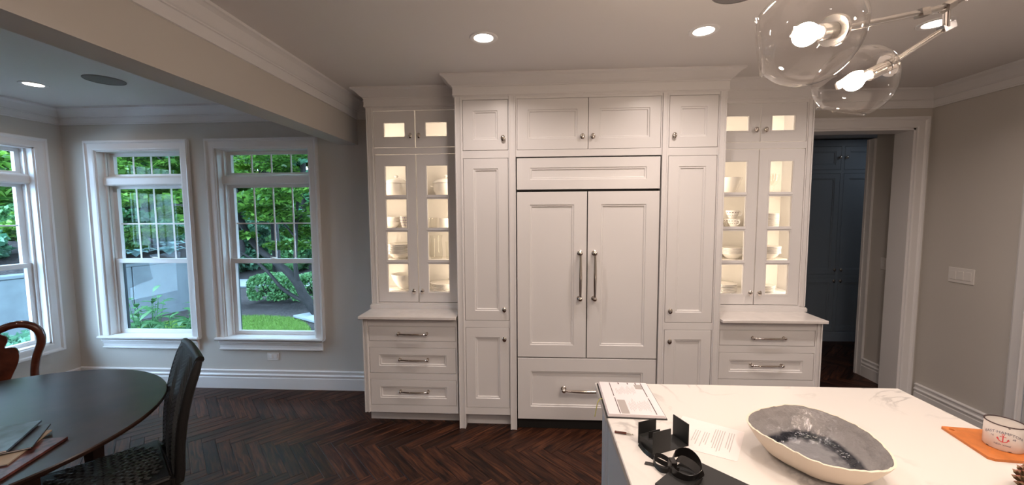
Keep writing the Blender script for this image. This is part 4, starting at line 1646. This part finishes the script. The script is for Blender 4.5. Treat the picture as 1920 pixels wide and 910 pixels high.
def back_y(z):
    t = (z - SH_) / .56
    return -.005 - .085 * t - .03 * t * t + .02 * math.sin(PI * max(0, t))


def back_mesh(xa, xb, za, zb, t, off=0.0, nz=16, nx=6):
    """curved slab following the back"""
    m = MB()
    vs_, fs = [], []
    for j_ in range(nz + 1):
        z = za + (zb - za) * j_ / nz
        for i in range(nx + 1):
            x = xa + (xb - xa) * i / nx
            zz_ = z + .018 * (1 - (x / .23) ** 2) * (j_ / nz)
            vs_.append((x, back_y(z) + off, zz_))
    N = len(vs_)
    vs_ += [(x, y - t, z) for x, y, z in vs_]
    w = nx + 1
    for j_ in range(nz):
        for i in range(nx):
            a = j_ * w + i
            fs.append((a, a + 1, a + w + 1, a + w))
            fs.append((N + a, N + a + w, N + a + w + 1, N + a + 1))
    for j_ in range(nz):
        a = j_ * w
        fs.append((a, a + w, N + a + w, N + a))
        a = j_ * w + nx
        fs.append((a, N + a, N + a + w, a + w))
    for i in range(nx):
        fs.append((i, N + i, N + i + 1, i + 1))
        a = nz * w + i
        fs.append((a, a + 1, N + a + 1, N + a))
    return m.add(vs_, fs)


bk = obj('backrest', back_mesh(-.205, .205, SH_ - .05, .985, .034), 'rush_frame', wc, local=True, smooth=True)
for s in (-1, 1):
    pth = [(s * .215, back_y(z) - .017, z) for z in [SH_ - .05 + (.980 - SH_ + .05) * i / 10 for i in range(11)]]
    obj('back_post', MB().tube(pth, [.021] * 10 + [.014], 10), 'rush_frame', wc, local=True, smooth=True)
obj('top_rail', MB().tube([(x, back_y(.985) - .017, .980 + .018 * (1 - (x / .23) ** 2)) for x in [-.215 + .043 * i for i in range(11)]], .019, 10), 'rush_frame', wc, local=True, smooth=True)
# woven strands: chevrons on the back, nested diamonds on the seat
wv = MB()
for col in range(4):
    xa = -.20 + .10 * col
    sg = 1 if col % 2 == 0 else -1
    for k in range(31):
        z0 = SH_ - .08 + .022 * k
        pts = []
        for i in range(4):
            u = i / 3
            z = z0 + (.045 * u if sg > 0 else .045 * (1 - u))
            z = min(max(z, SH_ - .02), .98)
            pts.append((xa + .003 + .094 * u, back_y(z) + .0025 - .0018 * (abs(u - .5) * 2), z))
        if abs(pts[0][2] - pts[-1][2]) < .02:
            continue
        wv.strip(pts, (0, 0, .0135), .005)
w_ = obj('weave', wv, 'rush', bk, local=True)
w_['kind'] = 'stuff'
wv = MB()
for k in range(1, 17):
    q = .0205 * k
    for sx in (-1, 1):
        for sy in (-1, 1):
            n_ = max(1, int(q / .03))
            for i in range(n_):
                u0, u1 = i / n_ + .03, (i + 1) / n_ - .03
                a = Vector((sx * q * u0, .236 + sy * q * (1 - u0), SH_ + .0015))
                b = Vector((sx * q * u1, .236 + sy * q * (1 - u1), SH_ + .0015))
                mid = (a + b) / 2
                if abs(mid.x) > .215 or not .03 < mid.y < .445:
                    continue
                d_ = (b - a).normalized()
                wv.strip([a, mid + Vector((0, 0, .003)), b], tuple(Vector((-d_.y, d_.x, 0)) * .0125), .004)
w_ = obj('seat_weave', wv, 'rush', wc, local=True)
w_['kind'] = 'stuff'
for s in (-1, 1):
    obj('leg', MB().tube([(s * .205, SD - .03, SH_ - .05), (s * .205, SD - .03, .2), (s * .205, SD - .025, 0)], [.022, .020, .017], 10), 'rush_frame', wc, local=True, smooth=True)
    obj('leg', MB().tube([(s * .205, .005, SH_ - .02), (s * .205, -.012, .25), (s * .205, -.05, 0)], [.023, .021, .017], 10), 'rush_frame', wc, local=True, smooth=True)
obj('side_rail', MB().tube([(-.225, .02, SH_ - .012), (-.225, SD - .01, SH_ - .012)], .012, 8).tube([(.225, .02, SH_ - .012), (.225, SD - .01, SH_ - .012)], .012, 8), 'rush_frame', wc, local=True, smooth=True)

# ------------------------------------------------------------------ carved wooden chair
mc = thing('splat_back_chair', 'red mahogany dining chair with hooped back and carved splat', 'chair', (-3.365, -.815, 0))
fx, fy = .66, -.75
mc.rotation_euler.z = math.atan2(fy, fx) - PI / 2


def by(z):
    t = (z - .45) / .55
    return -.01 - .07 * t - .03 * math.sin(PI * t)


hoop = []
key = [(.165, .44), (.172, .55), (.168, .68), (.180, .78), (.205, .87), (.200, .94), (.170, .985), (.125, 1.005), (.075, 1.0), (.035, .982), (0, .972)]
for x, z in key:
    hoop.append((x, by(z), z))
hoop = hoop + [(-x, y, z) for x, y, z in reversed(hoop[:-1])]


def smooth_path(P, n=6):
    P = [Vector(p) for p in P]
    out = []
    for k in range(len(P) - 1):
        p0, p1, p2, p3 = P[max(k - 1, 0)], P[k], P[k + 1], P[min(k + 2, len(P) - 1)]
        for i in range(n):
            u = i / n
            out.append(.5 * ((2 * p1) + (p2 - p0) * u + (2 * p0 - 5 * p1 + 4 * p2 - p3) * u * u + (3 * p1 - p0 - 3 * p2 + p3) * u ** 3))
    out.append(P[-1])
    return out


sp_ = smooth_path(hoop)
obj('back_hoop', MB().tube(sp_, [.019 + .005 * math.sin(PI * i / (len(sp_) - 1)) for i in range(len(sp_))], 12), 'mahogany', mc, local=True, smooth=True)
half = [(.050, .46), (.045, .52), (.050, .60), (.075, .68), (.100, .75), (.108, .81), (.098, .85), (.080, .858), (.070, .840), (.058, .845), (.052, .870), (.066, .905), (.062, .935), (.040, .955), (.045, .985)]
hs = [(p.x, p.y) for p in smooth_path([(x, z, 0) for x, z in half], 4)]
vs_, fs = [], []
for x, z in hs:
    for s, t in ((-1, -.007), (1, -.007), (1, .007), (-1, .007)):
        vs_.append((s * x, by(z) + t, z))
for i in range(len(hs) - 1):
    for k in range(4):
        fs.append((i * 4 + k, i * 4 + (k + 1) % 4, (i + 1) * 4 + (k + 1) % 4, (i + 1) * 4 + k))
fs += [(3, 2, 1, 0), tuple((len(hs) - 1) * 4 + k for k in range(4))]
obj('splat', MB().add(vs_, fs), 'mahogany', mc, local=True)
obj('seat', MB().prism([(-.19, -.02), (.19, -.02), (.255, .40), (.20, .445), (-.20, .445), (-.255, .40)], .41, .46), 'mahogany', mc, local=True, bevel=.012)
for s in (-1, 1):
    obj('leg', MB().tube(smooth_path([(s * .215, .39, .42), (s * .235, .415, .34), (s * .215, .39, .18), (s * .205, .38, .06), (s * .22, .40, .012)]), [.034 - .018 * min(1, i / 14) + (.010 if i > 20 else 0) for i in range(25)], 10), 'mahogany', mc, local=True, smooth=True)
    obj('leg', MB().tube([(s * .165, -.01, .45), (s * .165, -.02, .25), (s * .165, -.07, 0)], [.020, .019, .017], 10), 'mahogany', mc, local=True, smooth=True)

# ------------------------------------------------------------------ garden outside
GZ = -.42


def leaf_mesh(name, pos, size, mat, flat=.0, elong=1.6, jitter=.5):
    """pos (n,3): a folded diamond leaf at each point"""
    n = len(pos)
    nrm = RNG.normal(size=(n, 3))
    nrm[:, 2] = np.abs(nrm[:, 2]) + flat
    nrm /= np.linalg.norm(nrm, axis=1)[:, None]
    t = RNG.normal(size=(n, 3))
    t -= nrm * (t * nrm).sum(1)[:, None]
    t /= np.linalg.norm(t, axis=1)[:, None]
    b = np.cross(nrm, t)
    s = size * (1 + jitter * RNG.uniform(-1, 1, size=(n, 1)))
    v = np.empty((n, 4, 3))
    v[:, 0] = pos - t * s * elong * .5
    v[:, 1] = pos + b * s * .5 + nrm * s * .12
    v[:, 2] = pos + t * s * elong * .5
    v[:, 3] = pos - b * s * .5 + nrm * s * .12
    me = bpy.data.meshes.new(name)
    me.vertices.add(4 * n)
    me.vertices.foreach_set('co', v.reshape(-1))
    me.loops.add(4 * n)
    me.loops.foreach_set('vertex_index', np.arange(4 * n))
    me.polygons.add(n)
    me.polygons.foreach_set('loop_start', np.arange(0, 4 * n, 4))
    me.polygons.foreach_set('loop_total', np.full(n, 4))
    me.update(calc_edges=True)
    me.materials.append(MATS[mat])
    return me


def clumps(centers, radii, n):
    c = np.array(centers)
    r = np.array(radii)
    k = RNG.integers(0, len(c), n)
    u = RNG.normal(size=(n, 3))
    u /= np.linalg.norm(u, axis=1)[:, None]
    rr_ = RNG.uniform(.35, 1, size=(n, 1)) ** .6
    return c[k] + u * rr_ * r[k]


def foliage(root, me_name, pos, size, mat, **k):
    me = leaf_mesh(me_name, pos, size, mat, **k)
    me.transform(Matrix.Translation(-root.location))
    o = link(me_name, me, root)
    o['kind'] = 'stuff'
    return o


# ground
def grid_mesh(x0, x1, y0, y1, nx, ny, fn):
    m = MB()
    vs_ = [(x0 + (x1 - x0) * i / nx, y0 + (y1 - y0) * j_ / ny) for j_ in range(ny + 1) for i in range(nx + 1)]
    m.add([(x, y, fn(x, y)) for x, y in vs_], [(j_ * (nx + 1) + i, j_ * (nx + 1) + i + 1, (j_ + 1) * (nx + 1) + i + 1, (j_ + 1) * (nx + 1) + i) for j_ in range(ny) for i in range(nx)])
    return m


WA, WB = Vector((-7.75, 5.75)), Vector((-9.3, .6))


def hill(x, y):
    # height of the bank behind the retaining wall
    tt = (y - WB.y) / (WA.y - WB.y)
    wx = WB.x + (WA.x - WB.x) * tt
    d_ = wx - x
    z = GZ
    if d_ > 0:
        z = .60 + min(d_, 12) * .27
    z2 = GZ + max(0, (y - 9.5)) * .22
    return max(z, z2) + .05 * math.sin(3.1 * x + 1.7 * y) * (1 if z > GZ else .4)


struct('ground', grid_mesh(-24, 5, .82, 30, 90, 110, lambda x, y: GZ - .03 + (.22 * max(0, y - 9.5) if y > 9.5 else 0)), 'mulch', 'dark mulch ground of the garden outside', 'ground', smooth=True)
def bank_mesh():
    m = MB()
    nu, nvv = 60, 26
    du = (WA - WB).normalized()
    nn_ = Vector((-du.y, du.x))
    vs_ = []
    for j_ in range(nvv + 1):
        for i in range(nu + 1):
            t_u = -8 + (Ltot0 + 22) * i / nu
            d_ = .24 + 16 * (j_ / nvv) ** 1.5
            if t_u > Ltot0:
                d_ += (t_u - Ltot0) * .9
            p = WB + du * t_u + nn_ * d_
            vs_.append((p.x, p.y, (.60 if j_ else -.4) + min(d_, 12) * .27 + .05 * math.sin(3.1 * p.x + 1.7 * p.y)))
    fs = [(j_ * (nu + 1) + i, j_ * (nu + 1) + i + 1, (j_ + 1) * (nu + 1) + i + 1, (j_ + 1) * (nu + 1) + i) for j_ in range(nvv) for i in range(nu)]
    return m.add(vs_, fs)


Ltot0 = (WA - WB).length
struct('bank', bank_mesh(), 'mulch', 'mulched slope rising behind the concrete wall', 'ground', smooth=True)
struct('ground_side', MB().box(-10.2, XL - T - .02, -8, .82, GZ - .2, GZ - .03), 'mulch', 'mulch bed beside the dining nook', 'ground')
lawn_pts = [(-8.1, 1.2), (-7.6, 3.6), (-7.4, 4.25), (-6.9, 4.55), (-6.2, 4.75), (-5.6, 4.82), (-5.0, 4.68), (-4.5, 4.35), (-4.15, 3.95), (-3.9, 3.5), (-3.6, 2.6), (-3.5, 1.2)]
lw = tag(obj('lawn', MB().prism(lawn_pts, GZ - .02, GZ), 'lawn'), 'bright green lawn outside the windows', 'lawn', kind='structure')
# short grass
pp = []
poly = [Vector(p) for p in lawn_pts]


def inside_poly(x, y):
    r_ = False
    for i in range(len(poly)):
        a, b = poly[i], poly[i - 1]
        if (a.y > y) != (b.y > y) and x < (b.x - a.x) * (y - a.y) / (b.y - a.y) + a.x:
            r_ = not r_
    return r_


cand = RNG.uniform((-8, 2.6), (-3.5, 4.85), size=(34000, 2))
gp = np.array([(x, y, GZ + .008) for x, y in cand if inside_poly(x, y)])
n = len(gp)
ang = RNG.uniform(0, 2 * PI, n)
hgt = RNG.uniform(.02, .05, n)
lean = RNG.normal(0, .014, size=(n, 2))
v = np.empty((n, 3, 3))
wdt = .004
v[:, 0] = gp + np.c_[np.cos(ang) * wdt, np.sin(ang) * wdt, np.zeros(n)]
v[:, 1] = gp - np.c_[np.cos(ang) * wdt, np.sin(ang) * wdt, np.zeros(n)]
v[:, 2] = gp + np.c_[lean, hgt]
me = bpy.data.meshes.new('grass_blades')
me.vertices.add(3 * n)
me.vertices.foreach_set('co', v.reshape(-1))
me.loops.add(3 * n)
me.loops.foreach_set('vertex_index', np.arange(3 * n))
me.polygons.add(n)
me.polygons.foreach_set('loop_start', np.arange(0, 3 * n, 3))
me.polygons.foreach_set('loop_total', np.full(n, 3))
me.update(calc_edges=True)
me.materials.append(MATS['grass'])
gb = link('grass_blades', me, lw)
gb['kind'] = 'stuff'
struct('driveway', MB().prism([(-14, 7.6), (3, 8.6), (3, 9.6), (-14, 9.0)], GZ - .02, GZ + .02), 'asphalt', 'grey driveway beyond the clipped hedge', 'driveway')

# unseen eave added to cut the sky light on the window jambs
struct('sky_block_eave', MB().box(XL - .75, XR, YB + T + .005, YB + T + .62, ZC + .02, ZC + .14).box(XL - .75, XL - T - .005, YF, YB + T, ZC + .02, ZC + .14), 'trim', 'unseen white eave added above the garden windows to block sky light', 'eave')

# retaining wall
dv = (WA - WB).normalized()
nv = Vector((-dv.y, dv.x))
rw = thing('retaining_wall', 'weathered blue-grey concrete retaining wall outside the windows', 'wall', kind='structure')
Ltot = (WA - WB).length
segs = 4
for i in range(segs):
    a = WB + dv * (Ltot * i / segs + .008)
    b = WB + dv * (Ltot * (i + 1) / segs - .008)
    obj('wall_panel', MB().prism([tuple(a), tuple(b), tuple(b + nv * .25), tuple(a + nv * .25)], GZ - .1, .66), 'concrete', rw, local=True, bevel=.01)
obj('cap', MB().prism([tuple(WB - nv * .02), tuple(WA - nv * .02), tuple(WA + nv * .27), tuple(WB + nv * .27)], .661, .72), 'concrete', rw, local=True, bevel=.008)
tag(obj('wall_post', MB().box(-7.72, -7.42, 5.66, 6.0, GZ - .1, .62).box(-7.75, -7.39, 5.63, 6.03, .62, .68), 'brick_post'), 'reddish stone post at the end of the concrete wall', 'post')

# stepping stone
tag(obj('paving_slab', MB().prism([(-5.02, 4.78), (-4.78, 5.06), (-4.0, 4.72), (-4.34, 4.38)], GZ - .02, GZ + .03), 'stone', bevel=.008), 'pale stone paving slab beside the lawn edge', 'paving slab')

# clipped hedge shrubs
for i, (x0, x1, y0, y1, h) in enumerate(((-6.85, -5.85, 5.75, 6.6, .68), (-5.75, -4.7, 5.7, 6.6, .70), (-4.6, -3.4, 5.6, 6.6, .72))):
    lab = ['clipped round green shrub beside the concrete post', 'clipped round green shrub behind the leaning maple trunk', 'clipped round green shrub farthest from the concrete post'][i]
    r = thing('clipped_shrub', lab, 'shrub', ((x0 + x1) / 2, (y0 + y1) / 2, GZ), group='clipped shrubs')
    c = np.array([(x0 + x1) / 2, (y0 + y1) / 2, GZ + h * .5])
    q = RNG.normal(size=(7000, 3))
    q /= np.linalg.norm(q, axis=1)[:, None]
    q = np.sign(q) * np.abs(q) ** .55
    q *= RNG.uniform(.84, 1.02, size=(7000, 1))
    pos = c + q * np.array([(x1 - x0) * .515, (y1 - y0) * .5, h * .5])
    pos = pos[pos[:, 2] > GZ + .10]
    foliage(r, 'foliage', pos, .045, 'leaf_hedge', elong=1.5, flat=.3)
    m = MB()
    for k in range(7):
        a = 2 * PI * k / 7 + i
        m.tube([(c[0], c[1], GZ - .02), (c[0] + .2 * math.cos(a), c[1] + .2 * math.sin(a), GZ + .25), (c[0] + .36 * math.cos(a), c[1] + .3 * math.sin(a), GZ + h * .8)], [.016, .012, .006], 6)
    obj('stems', m, 'bark', r)


# trees
def tree(name, label, base, trunk_paths, crown, nleaf, size, mat, cat='tree', group=None, flat=.3, elong=1.6):
    r = thing(name, label, cat, base, group=group)
    for path, rad in trunk_paths:
        P = smooth_path(path, 5)
        n_ = len(P)
        obj('trunk' if rad[0] > .05 else 'branch', MB().tube(P, [rad[0] + (rad[1] - rad[0]) * i / (n_ - 1) for i in range(n_)], 9), 'bark', r, smooth=True)
    cs, rs = crown
    foliage(r, 'foliage', clumps(cs, rs, nleaf), size, mat, flat=flat, elong=elong)
    return r


# leaning maple by the lawn
mb_ = (-4.50, 4.90, GZ)
paths = [([(-4.50, 4.90, GZ - .05), (-4.83, 4.90, -.02), (-4.97, 4.92, .24), (-5.21, 4.95, .50), (-5.55, 5.0, .74), (-6.0, 5.05, 1.1), (-6.4, 5.1, 1.9)], (.105, .05)),
         ([(-4.96, 4.92, .22), (-4.975, 4.90, .42), (-4.99, 4.90, .72), (-4.98, 4.95, 1.25), (-4.95, 5.0, 1.9), (-4.8, 5.0, 2.7)], (.055, .02)),
         ([(-4.70, 4.88, -.18), (-5.17, 4.80, .11), (-5.50, 4.78, .50), (-5.74, 4.78, .72), (-6.1, 4.7, 1.0), (-6.6, 4.6, 1.5)], (.042, .015)),
         ([(-4.98, 4.95, 1.2), (-5.3, 4.9, 1.6), (-5.7, 4.8, 1.9)], (.022, .008)),
         ([(-4.98, 4.95, 1.5), (-4.7, 4.9, 1.8), (-4.4, 4.8, 2.2)], (.020, .008)),
         ([(-6.0, 5.05, 1.1), (-6.5, 4.9, 1.7), (-7.1, 4.7, 2.4), (-7.6, 4.6, 2.9)], (.035, .012)),
         ([(-6.3, 5.1, 1.7), (-6.2, 4.9, 2.3), (-6.6, 4.7, 3.1)], (.022, .010))]
cs, rs = [], []
for _ in range(70):
    x = RNG.uniform(-8.4, -3.6)
    cs.append((x, RNG.uniform(3.9, 6.2), RNG.uniform(.95, 3.4) + .25 * abs(x + 5.6)))
    rs.append((RNG.uniform(.35, .7), RNG.uniform(.35, .6), RNG.uniform(.07, .16)))
for _ in range(34):
    cs.append((RNG.uniform(-9.6, -7.0), RNG.uniform(3.6, 5.6), RNG.uniform(.95, 2.6)))
    rs.append((RNG.uniform(.3, .6), RNG.uniform(.3, .5), RNG.uniform(.06, .13)))
tree('maple_tree', 'leaning dark-barked maple with layered green foliage by the lawn', mb_, paths, (cs, rs), 50000, .064, 'leaf_maple', flat=1.0, elong=1.7)

# trees behind
back = [((-11.2, 7.5), 'leaf_dark', 'dense dark evergreen behind the concrete wall'), ((-8.6, 11.2), 'leaf_teal', 'blue-green tree beyond the driveway'), ((-5.6, 12.0), 'leaf_dark', 'dark tree beyond the driveway in line with the hedge'),
        ((-2.6, 11.5), 'leaf_teal', 'blue-green tree beyond the driveway nearest the house corner'), ((-13.5, 3.6), 'leaf_dark', 'dark tree on the bank facing the side window'), ((-13.0, 10.5), 'leaf_maple', 'light green tree high on the bank'),
        ((-14.5, .4), 'leaf_teal', 'blue-green tree on the bank away from the lawn'), ((-9.8, 15.5), 'leaf_maple', 'tall light green tree far beyond the driveway'), ((-6.8, 15.0), 'leaf_teal', 'tall blue-green tree standing deep in the woodland'), ((-4.0, 15.5), 'leaf_maple', 'tall light green tree deep in the woodland'), ((-12.2, 14.5), 'leaf_dark', 'dark tree far behind at the woodland edge'), ((-11.0, 5.2), 'leaf_maple', 'light green tree directly above the concrete wall'), ((-7.4, 12.8), 'leaf_dark', 'dark tree between the driveway and the woodland'), ((-3.9, 12.9), 'leaf_dark', 'dark tree beyond the paving slab and driveway'), ((-11.0, 12.3), 'leaf_lime', 'yellow-green tree beyond the end of the concrete wall'), ((-1.3, 4.3), 'leaf_dark', 'unseen dark tree added by the kitchen wall to block sky light'), ((1.2, 3.7), 'leaf_dark', 'unseen dark tree added behind the refrigerator wall to block sky light')]  # last two trees are unseen, added to block sky from the house side
for i, ((x, y), mt, lab) in enumerate(back):
    gz = hill(x, y) - .1
    Hh = 6.5 + 1.5 * math.sin(i * 2.1)
    pths = [([(x, y, gz - .2), (x + .1, y, gz + Hh * .3), (x - .05, y + .1, gz + Hh * .6), (x + .1, y, gz + Hh * .9)], (.13, .03))]
    cs, rs = [], []
    for k in range(40):
        t = RNG.uniform(.04, 1)
        a = RNG.uniform(0, 2 * PI)
        rr_ = 1.6 * (1 - .45 * t) * RNG.uniform(.2, 1)
        zz_ = gz + Hh * t
        cs.append((x + rr_ * math.cos(a), y + rr_ * math.sin(a), zz_))
        rs.append((RNG.uniform(.45, .8), RNG.uniform(.45, .8), RNG.uniform(.25, .5)))
        if k % 6 == 0:
            pths.append(([(x, y, zz_ - .6), (x + .5 * rr_ * math.cos(a), y + .5 * rr_ * math.sin(a), zz_ - .3), (x + rr_ * math.cos(a), y + rr_ * math.sin(a), zz_)], (.035, .01)))
    tree('garden_tree', lab, (x, y, gz), pths, (cs, rs), 15000, .15, mt, group='trees behind the garden', flat=.5)

# overhanging light-green branch seen through the transoms
cs, rs = [], []
for _ in range(80):
    cs.append((RNG.uniform(-9.4, -2.6), RNG.uniform(3.2, 5.2), RNG.uniform(3.1, 4.6)))
    rs.append((RNG.uniform(.35, .65), RNG.uniform(.35, .6), RNG.uniform(.08, .18)))
tree('maple_tree', 'tall light green maple whose branches reach over the transoms', (-7.1, 7.4, GZ), [([(-7.1, 7.4, GZ - .1), (-7.05, 7.3, 1.5), (-6.9, 6.9, 3.0), (-6.4, 6.0, 3.9), (-5.6, 5.0, 4.3), (-4.6, 4.4, 4.3)], (.11, .03)),
     ([(-6.9, 6.9, 3.0), (-7.3, 6.0, 3.3), (-7.7, 5.0, 3.6), (-8.2, 4.4, 4.0)], (.05, .015)), ([(-5.9, 5.4, 4.2), (-5.6, 4.6, 3.6), (-5.2, 4.2, 3.2)], (.03, .01)), ([(-7.4, 5.7, 3.4), (-6.9, 4.9, 3.3), (-6.3, 4.3, 3.1)], (.03, .01))],
     (cs, rs), 44000, .09, 'leaf_lime', flat=1.0, elong=1.6)

# hostas on the wall top
for i, (t, off_) in enumerate(((.93, .55), (.82, .6), (.70, .5), (.97, .9))):
    p = WB + dv * Ltot * t + nv * off_
    z = hill(p.x, p.y)
    r = thing('hosta', 'pale blue-green hosta on top of the concrete wall', 'plant', (p.x, p.y, z), group='hostas above the wall')
    for k in range(12):
        a = 2 * PI * k / 12 + i
        l_ = .20 + .06 * (k % 3)
        up_ = .13 + .05 * (k % 2)
        P = [(0, 0, 0), (l_ * .35 * math.cos(a), l_ * .35 * math.sin(a), up_ * .8), (l_ * .8 * math.cos(a), l_ * .8 * math.sin(a), up_), (l_ * 1.15 * math.cos(a), l_ * 1.15 * math.sin(a), up_ * .75)]
        ws = [.01, .11, .12, .012]
        wd = [Vector((-math.sin(a), math.cos(a), 0)) * w for w in ws]
        obj('leaf', MB().strip(P, wd, .004), 'leaf_hosta', r, local=True)


# broad-leaved plants under the corner window
def broad_plant(label, x, y, h, nst, seed):
    rr = random.Random(seed)
    r = thing('leafy_plant', label, 'plant', (x, y, GZ), group='leafy plants under the window')
    for s in range(nst):
        a = rr.uniform(0, 2 * PI)
        le = rr.uniform(.05, .35)
        hh = h * rr.uniform(.6, 1.05)
        top = Vector((le * math.cos(a), le * math.sin(a), hh))
        obj('stem', MB().tube([(0.3 * top.x, .3 * top.y, 0), (.6 * top.x, .6 * top.y, hh * .6), tuple(top)], [.008, .006, .003], 5), 'leaf_broad', r, local=True)
        for k in range(5):
            t = .45 + .13 * k
            p = Vector((top.x * t, top.y * t, hh * t))
            b = rr.uniform(0, 2 * PI)
            L = rr.uniform(.14, .24)
            dirv = Vector((math.cos(b), math.sin(b), rr.uniform(-.1, .7))).normalized()
            wv_ = dirv.cross(Vector((0, 0, 1))).normalized()
            P = [p, p + dirv * L * .35 + Vector((0, 0, .012)), p + dirv * L * .7, p + dirv * L - Vector((0, 0, .03))]
            wd = [wv_ * w for w in (.008, .062, .055, .006)]
            obj('leaf', MB().strip(P, wd, .002), 'leaf_broad', r, local=True)


for i, (x, y, h, nst) in enumerate(((-5.15, 1.85, 1.02, 13), (-4.72, 1.75, .86, 13), (-5.50, 2.25, 1.0, 12), (-4.40, 2.0, .80, 11), (-4.95, 2.35, .9, 10))):
    broad_plant('broad-leaved green plant growing under the corner window', x, y, h, nst, i)
# low shrub under the side window
r = thing('low_shrub', 'low speckled green shrub outside the side window', 'shrub', (-6.7, 1.5, GZ))
cs = [(-6.7 + .35 * math.cos(k), 1.45 + .5 * math.sin(k), GZ + .35 + .08 * math.sin(3 * k)) for k in range(9)]
foliage(r, 'foliage', clumps(cs, [(.3, .32, .24)] * 9, 4500), .05, 'leaf_teal')
obj('stems', MB().tube([(-6.7, 1.5, GZ - .03), (-6.65, 1.5, GZ + .4)], [.03, .012], 6).tube([(-6.7, 1.48, GZ - .03), (-6.9, 1.3, GZ + .35)], [.025, .01], 6), 'bark', r)

# understory shrubs beyond the driveway
for i, (x, y) in enumerate(((-12.0, 10.6), (-10.2, 10.4), (-8.6, 10.1), (-7.0, 10.2), (-5.4, 10.3), (-3.8, 10.4), (-2.0, 10.5))):
    gz = GZ + .22 * max(0, y - 9.5)
    r = thing('woodland_shrub', 'dense shrub in the row beyond the driveway', 'shrub', (x, y, gz - .03), group='shrubs beyond the driveway')
    cs = [(x + RNG.uniform(-.42, .42), y + RNG.uniform(-.4, .4), gz + RNG.uniform(.15, 1.7)) for _ in range(20)]
    foliage(r, 'foliage', clumps(cs, [(.42, .4, .35)] * 20, 8000), .11, ('leaf_dark', 'leaf_teal', 'leaf_hedge')[i % 3])
    obj('stems', MB().tube([(x, y, gz - .05), (x + .2, y, gz + 1.2)], [.05, .015], 6).tube([(x, y, gz - .05), (x - .3, y, gz + 1.1)], [.04, .012], 6), 'bark', r)

# low ground plants on the bank above the concrete wall
for i in range(14):
    t, off_ = .12 + 1.2 * (i % 7) / 7, .95 + 1.5 * (i // 7) + .25 * (i % 2)
    p = WB + dv * Ltot * t + nv * off_
    z = .60 + off_ * .27
    r = thing('bank_shrub', 'low green shrub planted on the mulch bank above the wall', 'shrub', (p.x, p.y, z), group='shrubs on the bank')
    cs = [(p.x + RNG.uniform(-.22, .22), p.y + RNG.uniform(-.22, .22), z + RNG.uniform(.08, .5)) for _ in range(9)]
    foliage(r, 'foliage', clumps(cs, [(.25, .25, .18)] * 9, 2200), .07, ('leaf_dark', 'leaf_hedge', 'leaf_teal')[i % 3])
    obj('stems', MB().tube([(p.x, p.y, z - .08), (p.x + .1, p.y, z + .35)], [.02, .008], 5), 'bark', r)
